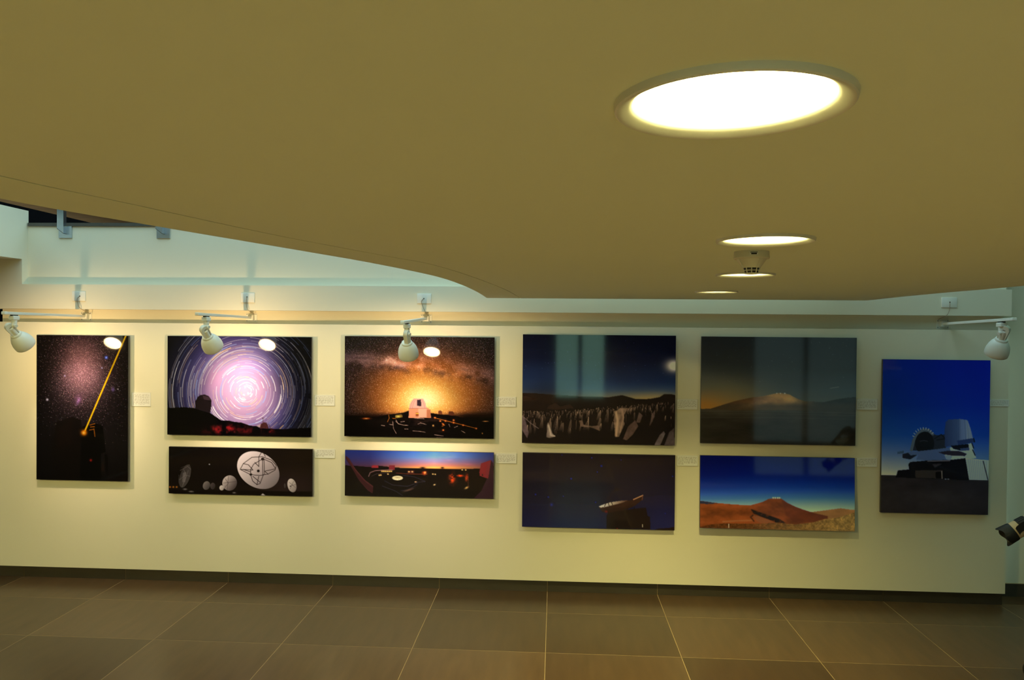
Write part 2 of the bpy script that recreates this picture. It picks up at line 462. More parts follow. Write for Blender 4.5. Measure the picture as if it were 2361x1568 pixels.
# smoke detector
dx, dy = 0.480, 1.868
t = thing('smoke_detector', (dx, dy, CZ), 'white cone-shaped smoke detector hanging between two ceiling lamps', 'smoke detector')
o = (dx, dy, CZ)
def down(p): return [(-a, b) for a, b in p]
MB().revolve(down([(0, 0), (0, 0.0415), (0.013, 0.0425), (0.0165, 0.043), (0.0185, 0.041), (0.0185, 0)]), o, (0, 0, 1), 40).build('base', 'detector_plastic', t, True)
cone = MB().revolve(down([(0.0185, 0.036), (0.038, 0.0225), (0.040, 0.0215), (0.040, 0.0)]), o, (0, 0, 1), 40).build('cone', 'detector_plastic', t, True)
for k in range(4):
    a = math.pi / 2 * k + 0.35
    e = Vector((math.cos(a), math.sin(a), 0))
    p0 = Vector(o) + e * 0.0365 - Vector((0, 0, 0.0185)); p1 = Vector(o) + e * 0.0225 - Vector((0, 0, 0.039))
    MB().tube([p0, p1], 0.0016, 6).build('rib', 'detector_plastic', cone)
MB().revolve(down([(0.040, 0.0), (0.040, 0.0185), (0.0525, 0.0150), (0.0525, 0)]), o, (0, 0, 1), 32).build('sensor_core', 'black_part', t, True)
cage = MB().revolve(down([(0.0525, 0), (0.0525, 0.0172), (0.0545, 0.0165), (0.0555, 0.012), (0.0555, 0)]), o, (0, 0, 1), 40).build('cage_cap', 'detector_plastic', t, True)
MB().revolve(down([(0.0455, 0.0188), (0.0455, 0.0203), (0.047, 0.0198), (0.047, 0.0183), (0.0455, 0.0188)]), o, (0, 0, 1), 40).build('cage_ring', 'detector_plastic', t, True)
for k in range(10):
    a = 2 * math.pi * k / 10 + 0.1
    e = Vector((math.cos(a), math.sin(a), 0))
    MB().tube([Vector(o) + e * 0.0212 - Vector((0, 0, 0.0395)), Vector(o) + e * 0.0170 - Vector((0, 0, 0.054))], 0.0012, 6).build('cage_bar', 'detector_plastic', t)
lw = Vector((-0.12, -1, 0)).normalized(); lx = Vector((0, 0, 1)).cross(lw)
MB().prism([(-0.010, -0.0042), (0.010, -0.0042), (0.010, 0.0042), (-0.010, 0.0042)], Vector(o) + lw * 0.0425 - Vector((0, 0, 0.0078)), lx, (0, 0, 1), 0.0016).build('label_plate', 'plastic_white', t)
MB().prism([(-0.0085, -0.0008), (0.0085, -0.0008), (0.0085, 0.0008), (-0.0085, 0.0008)], Vector(o) + lw * 0.0436 - Vector((0, 0, 0.0055)), lx, (0, 0, 1), 0.001).prism(
    [(-0.0065, -0.0022), (0.0065, -0.0022), (0.0065, 0.0012), (-0.0065, 0.0012)], Vector(o) + lw * 0.0436 - Vector((0, 0, 0.0085)), lx, (0, 0, 1), 0.001).build('label_print', 'black_part', t)

# steel balustrade brackets on the upper wall
BR_LABEL = ['steel balustrade bracket with a blue-reflecting post at far left of the upper wall', 'steel balustrade bracket half hidden by the curved ceiling edge']
for (xa, xb, lab) in ((-3.403, -3.311, BR_LABEL[0]), (-2.712, -2.620, BR_LABEL[1])):
    t = thing('balustrade_bracket', ((xa + xb) / 2, UP_Y, 2.332), lab, 'bracket', 'steel brackets on the upper wall')
    MB().box2((xa, UP_Y - 0.010, 2.332), (xb, UP_Y, 2.420), 0.001).build('base_plate', 'steel', t)
    # flat post with a slanting lower end, standing off the plate
    px0, px1 = xa + 0.010, xa + 0.056
    MB().prism([(px0, 2.396), (px1, 2.362), (px1, 3.30), (px0, 3.30)], (0, UP_Y - 0.026, 0), (1, 0, 0), (0, 0, 1), 0.032).build('post', 'steel', t)
    MB().prism([(px0 + 0.0005, 2.3925), (px1, 2.3585), (px1, 2.3615), (px0 + 0.0005, 2.3955)], (0, UP_Y - 0.027, 0), (1, 0, 0), (0, 0, 1), 0.034).build('post_foot', 'dark_metal', t)
t = thing('upper_ceiling_spot', (-2.75, 6.28, 2.675), 'tiny bright spot lamp in the wooden upper ceiling', 'ceiling lamp')
MB().revolve([(0, 0.022), (-0.004, 0.022), (-0.005, 0.016), (0, 0.016), (0, 0.022)], (-2.75, 6.28, 2.675), (0, 0, 1), 20).build('trim_ring', 'steel', t, True)
MB().revolve([(-0.002, 0), (-0.002, 0.016), (0, 0.016)], (-2.75, 6.28, 2.675), (0, 0, 1), 20).build('lamp_glass', 'small_lamp', t)

# ------------------------------------------------------------------ gallery spotlights on arms
def spotlight(root, end, pivot, target, lit, label, facing, knob):
    root, end, pivot, target = Vector(root), Vector(end), Vector(pivot), Vector(target)
    t = thing('gallery_spotlight', root, label, 'spotlight', 'white spotlights on wall arms')
    # wall plate with four screws
    pl = MB().box(root + Vector((0.0, -0.002, -0.001)), (0.078, 0.004, 0.058), None, 0.001).build('wall_plate', 'lamp_white', t)
    for sx in (-0.031, 0.031):
        for sz in (-0.022, 0.021):
            MB().revolve([(0, 0.0), (0, 0.0042), (0.002, 0.0036), (0.003, 0)], root + Vector((sx, -0.004, sz)), (0, -1, 0), 12).build('screw', 'screw_steel', pl, True)
    ax = (end - root).normalized()
    sxv = ax.cross(Vector((0, 0, 1))).normalized(); up = sxv.cross(ax).normalized()
    rot = Matrix((sxv, ax, up)).transposed()
    L = (end - root).length
    MB().box(root + ax * 0.016, (0.042, 0.026, 0.036), rot, 0.003).build('arm_socket', 'lamp_white', t)
    MB().box(root + ax * (0.02 + (L - 0.045) / 2), (0.022, L - 0.045, 0.016), rot, 0.002).build('arm', 'lamp_white', t)
    MB().box(end - ax * 0.012, (0.0245, 0.026, 0.0175), rot, 0.003).build('arm_end_cap', 'plastic_white', t)
    # adapter and swivel under the arm
    s = (pivot - root).dot(ax)
    a0 = root + ax * s
    MB().box(a0 + Vector((0, 0, -0.0115)), (0.020, 0.042, 0.006), rot, 0.001).build('adapter_gap', 'black_part', t)
    MB().box(a0 + Vector((0, 0, -0.027)), (0.036, 0.050, 0.025), rot, 0.004).build('adapter', 'lamp_white', t)
    k0 = a0 + Vector((0, 0, -0.040)); k1 = a0 + Vector((0, 0, -0.062))
    sw = MB().cyl(k0, k1, 0.0165, 0.0155, 20).build('swivel', 'lamp_white', t, True)
    kc = a0 + Vector((0, 0, -0.070))
    MB().sphere(kc, 0.0165, 18, 10).build('ball_joint', 'lamp_white', t, True)
    MB().cyl(kc + Vector((knob * 0.006, -0.004, -0.002)), kc + Vector((knob * 0.022, -0.010, -0.006)), 0.011, 0.010, 8).build('clamp_knob', 'lamp_white', sw)
    d = (target - pivot).normalized()
    MB().tube([kc, (kc + pivot) / 2 + Vector((0, 0, -0.002)), pivot], 0.0068, 10).build('stem', 'lamp_white', t, True)
    # yoke: a flat rounded bracket along the lamp axis carrying the lamp barrel
    fv = Vector(facing)
    fn = (fv - d * d.dot(fv)).normalized(); hz = fn.cross(d).normalized()
    n = 10
    st = [(-0.014 - 0.025 * math.sin(math.pi * k / n), 0.025 * math.cos(math.pi * k / n)) for k in range(n + 1)]
    st += [(0.046 + 0.021 * math.sin(math.pi * k / n), -0.021 * math.cos(math.pi * k / n)) for k in range(n + 1)]
    yk = MB().prism(st, pivot + fn * 0.006, d, hz, 0.024).build('yoke', 'lamp_white', t, True)
    MB().prism([(0.0, 0.0145), (0.048, 0.0145), (0.048, 0.0157), (0.0, 0.0157)], pivot + fn * 0.0185, d, hz, 0.0012).build('yoke_seam', 'black_part', yk)
    MB().prism([(-0.001, -0.006), (0.001, -0.006), (0.001, 0.007), (-0.001, 0.007)], pivot + fn * 0.0185 - d * 0.014, d, hz, 0.0012).build('yoke_slot', 'black_part', yk)
    MB().revolve([(0, 0), (0.0, 0.010), (0.003, 0.0135), (0.054, 0.0145), (0.056, 0)], pivot + d * -0.006 + fn * 0.012, d, 20).build('lamp_barrel', 'lamp_white', t, True)
    hb = pivot + d * 0.044
    MB().revolve([(0, 0), (0, 0.024), (0.004, 0.031), (0.011, 0.0335), (0.014, 0.0335), (0.0155, 0.0355), (0.030, 0.0455), (0.050, 0.0545), (0.072, 0.0598), (0.090, 0.0612), (0.106, 0.0605), (0.108, 0.059), (0.106, 0.0575),
                  (0.088, 0.0582), (0.070, 0.0565), (0.050, 0.051), (0.034, 0.042), (0.030, 0.0)], hb, d, 40).build('shade', 'lamp_white', t, True)
    MB().revolve([(0.065, 0.0), (0.065, 0.049), (0.084, 0.0535), (0.090, 0.051), (0.095, 0.038), (0.098, 0.0)], hb, d, 32).build('bulb', 'spot_bulb' if lit else 'bulb_off', t, True)
    if lit:                                             # the focused part of the reflector lamp's beam
        ld = bpy.data.lights.new('beam', 'SPOT')
        ld.energy = BEAM_WATT; ld.color = (1.0, 0.80, 0.52); ld.spot_size = math.radians(72); ld.spot_blend = 1.0; ld.shadow_soft_size = 0.03
        lo = bpy.data.objects.new('beam', ld); COL.objects.link(lo)
        lo.parent = t
        lo.location = hb + d * 0.125 - root
        lo.rotation_euler = d.to_track_quat('-Z', 'Y').to_euler()
        fd = bpy.data.lights.new('filament', 'POINT')
        fd.energy = FLOOD_WATT; fd.color = LAMP_WARM; fd.shadow_soft_size = 0.010
        fo = bpy.data.objects.new('filament', fd); COL.objects.link(fo)
        fo.parent = t
        fo.location = hb + d * 0.109 - root
    return t
SP = [((-3.236, SLOT_Y, 1.799), (-3.254, 4.222, 1.803), (-3.275, 4.310, 1.712), (-3.18, 4.90, 1.14), True, 'white spotlight over the yellow laser-beam photograph at far left', (0.55, -0.80, 0.25), 1),
      ((-2.069, SLOT_Y, 1.799), (-2.080, 4.222, 1.806), (-2.090, 4.336, 1.710), (-2.06, 4.90, 1.18), True, 'white spotlight overlapping the circular star-trail photograph', (0.55, -0.80, 0.25), 1),
      ((-0.867, SLOT_Y, 1.802), (-0.874, 4.222, 1.767), (-0.880, 4.360, 1.690), (-0.88, 4.90, 0.96), True, 'white spotlight overlapping the orange observatory dome photograph', (1.0, -0.25, 0.0), 1),
      ((2.500, SLOT_Y, 1.793), (2.488, 4.20, 1.812), (2.506, 4.320, 1.745), (2.49, 4.90, 0.76), False, 'unlit white spotlight over the blue photograph at far right', (-0.55, -0.75, 0.3), -1)]
for a in SP: spotlight(*a)

# junction covers with their cables
JB = [((-3.223, 1.9325), SP[0][0], 'cable cover plate above the far left spotlight, crossed by its shadow', [(-3.214, 1.933, -0.007), (-3.226, 1.918, -0.014), (-3.224, 1.890, -0.016), (-3.208, 1.852, -0.012), (-3.196, 1.815, 0.080)]),
      ((-2.053, 1.930), SP[1][0], 'cable cover plate above the star-trail spotlight', [(-2.057, 1.935, -0.007), (-2.058, 1.905, -0.014), (-2.055, 1.87, -0.016), (-2.046, 1.848, -0.012), (-2.043, 1.822, 0.080)]),
      ((-0.8645, 1.9315), SP[2][0], 'cable cover plate above the orange-dome spotlight', [(-0.866, 1.932, -0.007), (-0.881, 1.913, -0.014), (-0.875, 1.89, -0.016), (-0.858, 1.85, -0.012), (-0.856, 1.824, 0.080)]),
      ((2.488, 1.928), SP[3][0], 'cable cover plate above the unlit far right spotlight', [(2.490, 1.930, -0.007), (2.487, 1.905, -0.014), (2.480, 1.87, -0.016), (2.466, 1.845, -0.012), (2.462, 1.822, 0.080)])]
for (cx, cz), rt, lab, path in JB:
    t = thing('cable_cover', (cx, BEAM_Y, cz), lab, 'cable cover', 'white cable cover plates on the beam')
    cv = MB().box((cx, BEAM_Y - 0.0035, cz), (0.094, 0.007, 0.064), None, 0.002).build('cover', 'plastic_white', t, True)
    MB().revolve([(0, 0), (0, 0.004), (0.0008, 0.004), (0.0008, 0)], (path[0][0], BEAM_Y - 0.007, path[0][1]), (0, -1, 0), 14).build('cable_hole', 'black_part', cv)
    pts = catmull([(p[0], BEAM_Y + p[2], p[1]) for p in path], 6)
    MB().tube(pts, 0.0016, 8).build('cable', 'rubber_cable', t, True)

# colour gain per photograph, set to offset the light that falls on each print
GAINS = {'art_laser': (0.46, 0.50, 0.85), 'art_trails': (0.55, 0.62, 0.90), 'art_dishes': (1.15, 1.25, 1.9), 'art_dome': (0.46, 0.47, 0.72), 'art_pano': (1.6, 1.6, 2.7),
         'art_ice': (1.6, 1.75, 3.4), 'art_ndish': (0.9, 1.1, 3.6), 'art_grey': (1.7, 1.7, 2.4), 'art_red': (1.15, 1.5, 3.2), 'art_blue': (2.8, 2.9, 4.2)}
# ------------------------------------------------------------------ prints: colours computed point by point on the print's own surface
class Canvas:
    def __init__(self, corners, nx, ny, bg, seed=1):
        (a, b), (c, d), (e, f), (g, h) = corners                     # TL TR BR BL
        u, v = np.meshgrid(np.linspace(0, 1, nx), np.linspace(0, 1, ny))
        self.X = (a * (1 - u) + c * u) * (1 - v) + (g * (1 - u) + e * u) * v
        self.Y = (b * (1 - u) + d * u) * (1 - v) + (h * (1 - u) + f * u) * v
        self.C = np.ones((ny, nx, 3)) * (np.array(bg) / 255.0)
        self.rs = np.random.RandomState(seed)
        self.px = (c - a) / nx                                       # units per sample
    def put(self, m, col):
        m = np.clip(m, 0, 1)[..., None]
        col = np.asarray(col, float) / 255.0
        self.C = self.C * (1 - m) + col * m
    def glow(self, m, col):
        self.C = self.C + np.clip(m, 0, 4)[..., None] * (np.asarray(col, float) / 255.0)
    def ramp(self, t, stops):
        xs = [s[0] for s in stops]
        return np.stack([np.interp(t, xs, [s[1][k] for s in stops]) for k in range(3)], -1)
    def soft(self, m, n=1):
        for _ in range(n):
            p = np.pad(m, 1, mode='edge')
            m = (p[:-2, 1:-1] + p[2:, 1:-1] + p[1:-1, :-2] + p[1:-1, 2:] + 2 * p[1:-1, 1:-1]) / 6.0
        return m
    def poly(self, pts, soft=1):
        x, y = self.X, self.Y
        ins = np.zeros(x.shape, bool)
        n = len(pts)
        for i in range(n):
            x0, y0 = pts[i]; x1, y1 = pts[(i + 1) % n]
            if y0 == y1: continue
            cr_ = ((y0 > y) != (y1 > y)) & (x < (x1 - x0) * (y - y0) / (y1 - y0) + x0)
            ins ^= cr_
        return self.soft(ins.astype(float), soft)
    def ell(self, cx, cy, rx, ry, ang=0.0, soft=None):
        c, s = math.cos(math.radians(ang)), math.sin(math.radians(ang))
        dx, dy = self.X - cx, self.Y - cy
        r = np.sqrt(((dx * c + dy * s) / rx) ** 2 + ((-dx * s + dy * c) / ry) ** 2)
        w = soft if soft else self.px / min(rx, ry)
        return np.clip((1 - r) / w + 0.5, 0, 1)
    def gauss(self, cx, cy, rx, ry=None, ang=0.0):
        ry = ry or rx
        c, s = math.cos(math.radians(ang)), math.sin(math.radians(ang))
        dx, dy = self.X - cx, self.Y - cy
        return np.exp(-(((dx * c + dy * s) / rx) ** 2 + ((-dx * s + dy * c) / ry) ** 2))
    def line(self, pts, w, soft=None):
        d = np.full(self.X.shape, 1e9)
        for (x0, y0), (x1, y1) in zip(pts[:-1], pts[1:]):
            vx, vy = x1 - x0, y1 - y0
            t = np.clip(((self.X - x0) * vx + (self.Y - y0) * vy) / (vx * vx + vy * vy + 1e-9), 0, 1)
            d = np.minimum(d, np.hypot(self.X - x0 - t * vx, self.Y - y0 - t * vy))
        return np.clip((w / 2 - d) / (soft or self.px) + 0.5, 0, 1)
    def noise(self, scale, octv=4, sx=1.0, sy=1.0):
        out, amp, tot = 0, 1.0, 0.0
        for o in range(octv):
            s = scale / 2 ** o
            gx, gy = (self.X / (s * sx)), (self.Y / (s * sy))
            g = self.rs.rand(64, 64)
            ix, iy = np.floor(gx).astype(int), np.floor(gy).astype(int)
            fx, fy = gx - ix, gy - iy
            fx, fy = fx * fx * (3 - 2 * fx), fy * fy * (3 - 2 * fy)
            q = lambda i, j: g[j % 64, i % 64]
            n = (q(ix, iy) * (1 - fx) + q(ix + 1, iy) * fx) * (1 - fy) + (q(ix, iy + 1) * (1 - fx) + q(ix + 1, iy + 1) * fx) * fy
            out = out + n * amp; tot += amp; amp *= 0.55
        return out / tot
    def stars(self, dens, prob, col, power=3.0):
        """dens: share of samples that carry a star; prob: map 0..1"""
        r = self.rs.rand(*self.X.shape)
        b = self.rs.rand(*self.X.shape) ** power
        m = (r < dens * prob) * (0.25 + 0.75 * b)
        tint = 0.8 + 0.4 * self.rs.rand(*self.X.shape, 3)
        m = m + 0.28 * (self.soft(m) * 6 - m) * 0.35
        self.C = self.C + m[..., None] * tint * (np.asarray(col, float) / 255.0)
    def albedo(self, gain):
        c = np.clip(self.C, 0, 1)
        lin = np.where(c <= 0.04045, c / 12.92, ((c + 0.055) / 1.055) ** 2.4)
        return np.clip(lin * np.asarray(gain), 0.0008, 0.93)

def art_laser():
    k = Canvas([(92, 97), (965, 97), (980, 1488), (108, 1465)], 214, 336, (15, 11, 10), 3)
    k.glow(k.gauss(540, 430, 330, 420), (30, 20, 19))
    k.glow(k.gauss(535, 410, 215, 285), (88, 60, 58))  # oval glow: star haze plus the spotlight's pool, painted into the print
    k.glow(k.gauss(700, 1150, 500, 250) * (k.Y > 0), (9, 8, 7))
    pr = np.clip(k.gauss(540, 420, 260, 330) * 1.2 + 0.05, 0, 1) * (k.Y < 1130)
    k.stars(0.22, pr, (86, 72, 66), 3)
    k.stars(0.035, np.ones(k.X.shape) * (k.Y < 960), (70, 62, 60), 3)
    k.glow(k.gauss(500, 710, 34, 45, 20) * k.noise(40, 3), (70, 40, 72)); k.glow(k.gauss(497, 725, 12, 30, 20), (52, 36, 62))
    k.glow(k.gauss(828, 610, 14, 20), (60, 50, 90))
    k.put(k.poly([(240, 1470), (258, 1130), (270, 1040), (295, 920), (440, 872), (528, 900), (532, 1470)]), (17, 11, 8))
    k.put(k.poly([(300, 1000), (410, 900), (440, 872), (450, 1120), (380, 1160), (300, 1180)], 4) * 0.5, (26, 15, 10))
    k.put(k.poly([(525, 1480), (530, 975), (570, 950), (660, 932), (735, 955), (765, 1210), (720, 1222), (728, 1480)]), (7, 5, 4))
    k.put(k.poly([(755, 1230), (785, 1232), (790, 1400), (770, 1400)]), (9, 6, 5))
    k.put(k.poly([(732, 1310), (752, 1310), (755, 1390), (722, 1390)]) * .8, (38, 24, 16))
    for a in ([(612, 950), (660, 936)], [(618, 968), (656, 965)], [(612, 996), (650, 990)], [(652, 985), (662, 1058)]):
        k.put(k.line(a, 8), (150, 82, 12))
    k.put(k.line([(942, 97), (567, 1003)], 15, 8), (235, 150, 20)); k.put(k.line([(942, 97), (567, 1003)], 8, 5), (255, 222, 10))
    k.put(k.gauss(557, 1022, 26) * 1.3, (255, 140, 8)); k.put(k.gauss(555, 1024, 10), (255, 220, 90))
    k.put(k.gauss(626, 1285, 12), (190, 35, 22)); k.put(k.gauss(760, 305, 13) * 1.3, (70, 110, 255)); k.put(k.gauss(760, 305, 6), (220, 230, 255))
    k.put(k.gauss(202, 708, 11), (225, 215, 220)); k.put(k.gauss(720, 404, 7), (190, 190, 230)); k.put(k.gauss(875, 606, 6), (190, 180, 170)); k.put(k.gauss(367, 482, 6), (190, 180, 220))
    return k

def art_trails():
    k = Canvas([(57, 90), (1300, 103), (1297, 965), (62, 938)], 340, 236, (8, 8, 12), 5)
    cx, cy = 737, 573
    dx, dy = k.X - cx, k.Y - cy
    r = np.hypot(dx, dy); an = np.arctan2(dy, dx)
    reff = r * (1 + 0.22 * np.clip(dx / 500, -0.4, 1.2)) * (1 + 0.0 * dy)
    k.C = k.ramp(reff, [(0, (212, 178, 198)), (110, (204, 158, 186)), (220, (182, 140, 178)), (300, (148, 116, 160)), (390, (98, 82, 136)), (480, (58, 52, 96)), (580, (28, 27, 50)), (700, (14, 13, 20)), (1000, (7, 7, 9))]) / 255.0  # pale core: star-trail glow with lamp glare painted in
    k.put(k.gauss(1230, 300, 260, 420) * 0.75, (9, 9, 12))
    k.glow(k.gauss(640, 300, 250, 90, -18), (40, 40, 50)); k.glow(k.gauss(470, 440, 70, 160, 20), (45, 25, 25)); k.glow(k.gauss(860, 330, 170, 70, 25), (18, 22, 46))
    rs = k.rs
    for i in range(430):
        rr = 20 + 680 * rs.rand() ** 0.85
        a0 = rs.rand() * 2 * math.pi - math.pi; ln = math.radians(22 + 26 * rs.rand())
        w = 3.2 + 4.2 * rs.rand() ** 2
        tone = rs.rand()
        col = (255, 246, 240) if tone < 0.5 else ((150, 170, 225) if tone < 0.8 else (250, 205, 150))
        al = (0.35 + 0.65 * rs.rand() ** 1.3) * (1.0 if rr < 480 else 0.65)
        am = a0 + ln / 2
        if rr > 330 and math.cos(am) > 0.25: al *= 0.55
        da = np.abs((an - am + math.pi) % (2 * math.pi) - math.pi)
        m = np.clip((w / 2 - np.abs(r - rr)) / k.px + 0.5, 0, 1) * (da < ln / 2)
        k.put(m * al, col)
    for i in range(60):
        rr = 15 + i * 11.0
        k.put(np.clip((1.6 - np.abs(r - rr)) / k.px + 0.3, 0, 1) * 0.22 * (0.4 + 0.6 * np.sin(an * 3 + i * 1.7) ** 2), (245, 225, 240) if rr < 420 else (110, 120, 170))
    k.put(k.poly([(50, 712), (200, 704), (300, 712), (430, 752), (530, 820), (600, 822), (640, 832), (700, 838), (780, 866), (830, 868), (860, 884), (1040, 897), (1310, 884), (1310, 980), (50, 950)]), (7, 5, 6))
    n = k.noise(46, 4)
    k.glow(np.clip(n - 0.42, 0, 1) * 4 * k.gauss(560, 900, 150, 40) + np.clip(n - 0.5, 0, 1) * 3 * k.gauss(880, 910, 120, 26), (150, 22, 24))
    k.glow(k.gauss(615, 890, 34, 20), (120, 14, 18))
    k.put(k.poly([(303, 715), (304, 655), (325, 612), (350, 599), (385, 595), (420, 610), (440, 640), (443, 690), (432, 755)]), (30, 20, 23))
    k.put(k.poly([(360, 600), (420, 612), (440, 645), (380, 650)], 2), (62, 44, 50)); k.put(k.line([(306, 650), (380, 642), (440, 655)], 6), (14, 9, 10))
    k.put(k.poly([(860, 888), (870, 850), (890, 838), (915, 838), (930, 860), (936, 892)]), (74, 36, 36)); k.put(k.line([(888, 798), (888, 840)], 4), (90, 50, 45)); k.put(k.line([(880, 800), (898, 800)], 4), (90, 50, 45)); k.put(k.line([(935, 850), (955, 892)], 4), (80, 42, 40))
    k.put(k.line([(1033, 892), (1062, 862)], 5), (210, 160, 90))
    return k

def art_dishes():
    k = Canvas([(68, 1046), (1308, 1065), (1308, 1473), (73, 1447)], 340, 112, (13, 9, 8), 7)
    k.glow(k.gauss(1150, 1380, 260, 120), (22, 14, 14))
    k.put(np.clip((k.Y - 1425 + (k.X - 1300) * -0.01) / 12, 0, 1), (6, 4, 4))
    def dish(cx, cy, rx, ry, an, ca_, cb_, dirx):
        m = k.ell(cx, cy, rx, ry, an)
        t = np.clip(0.5 + ((k.X - cx) * dirx + (k.Y - cy) * 0.6) / (2 * max(rx, ry)), 0, 1)
        k.put(m, k.ramp(t, [(0, ca_), (1, cb_)]))
    dish(845, 1246, 195, 148, 33, (214, 194, 182), (112, 100, 96), 0.8)
    L = [[(690, 1240), (716, 1190), (790, 1135), (880, 1130), (960, 1160), (1000, 1205), (990, 1245), (930, 1280), (860, 1292), (780, 1285), (690, 1240)],
         [(880, 1150), (886, 1290)], [(894, 1150), (900, 1284)], [(850, 1130), (880, 1078), (905, 1128)], [(780, 1285), (798, 1340), (835, 1372), (862, 1362), (890, 1285)], [(880, 1150), (805, 1195), (780, 1240), (780, 1285)],
         [(890, 1150), (960, 1180), (992, 1230)], [(716, 1190), (760, 1200), (800, 1245), (700, 1240)], [(850, 1130), (850, 1215), (815, 1180)], [(800, 1300), (860, 1350)], [(835, 1372), (850, 1300)], [(716, 1240), (780, 1262)], [(930, 1280), (900, 1255), (990, 1235)]]
    for l in L: k.put(k.line(l, 5.5) * 0.88, (32, 22, 20))
    k.put(k.ell(846, 1253, 12, 12), (18, 12, 12)); k.put(k.ell(882, 1150, 14, 12), (30, 22, 20)); k.put(k.ell(782, 1284, 12, 10), (25, 18, 16))
    dish(213, 1298, 44, 104, 17, (44, 38, 34), (74, 66, 60), 0.6)
    for l in ([(170, 1250), (235, 1215), (262, 1240)], [(165, 1330), (215, 1290), (255, 1300)], [(190, 1390), (215, 1330), (240, 1250)], [(200, 1240), (225, 1300), (195, 1370)]): k.put(k.line(l, 4) * 0.7, (112, 100, 90))
    k.put(k.poly([(195, 1270), (222, 1262), (215, 1350), (190, 1352)], 2) * 0.6, (120, 110, 104))
    for l in ([(178, 1225), (255, 1200)], [(158, 1290), (160, 1360)]): k.put(k.line(l, 3) * 0.7, (90, 80, 72))
    dish(400, 1380, 31, 38, 20, (120, 108, 98), (62, 54, 50), 0.8); dish(455, 1385, 22, 30, 0, (74, 64, 58), (34, 28, 26), 0.8)
    dish(600, 1358, 63, 66, 10, (186, 168, 154), (66, 56, 52), 0.9); dish(532, 1400, 20, 22, 0, (200, 184, 168), (150, 135, 122), 0.8)
    for l in ([(545, 1358), (655, 1345)], [(590, 1300), (580, 1415)], [(560, 1320), (590, 1360), (560, 1395)]): k.put(k.line(l, 4) * 0.6, (50, 40, 36))
    dish(1135, 1378, 37, 60, -14, (206, 188, 172), (130, 116, 106), 0.9); dish(1075, 1382, 8, 22, 0, (70, 60, 54), (50, 42, 40), 1)
    for l in ([(1110, 1350), (1165, 1395)], [(1120, 1410), (1150, 1340)], [(1125, 1380), (1170, 1370)]): k.put(k.line(l, 4) * 0.6, (70, 58, 52))
    k.put(k.ell(1122, 1385, 5, 5), (30, 22, 20))
    for x in (84, 112, 142): k.put(k.gauss(x, 1393, 8), (190, 110, 30))
    k.put(k.poly([(863, 1468), (888, 1447), (912, 1468)]), (165, 152, 140)); k.put(k.gauss(215, 1412, 18, 8), (120, 108, 98)); k.put(k.gauss(268, 1432, 22, 7), (110, 98, 88)); k.put(k.gauss(640, 1442, 16, 6), (110, 98, 88))
    k.put(k.gauss(423, 1197, 5), (190, 185, 180))
    return k

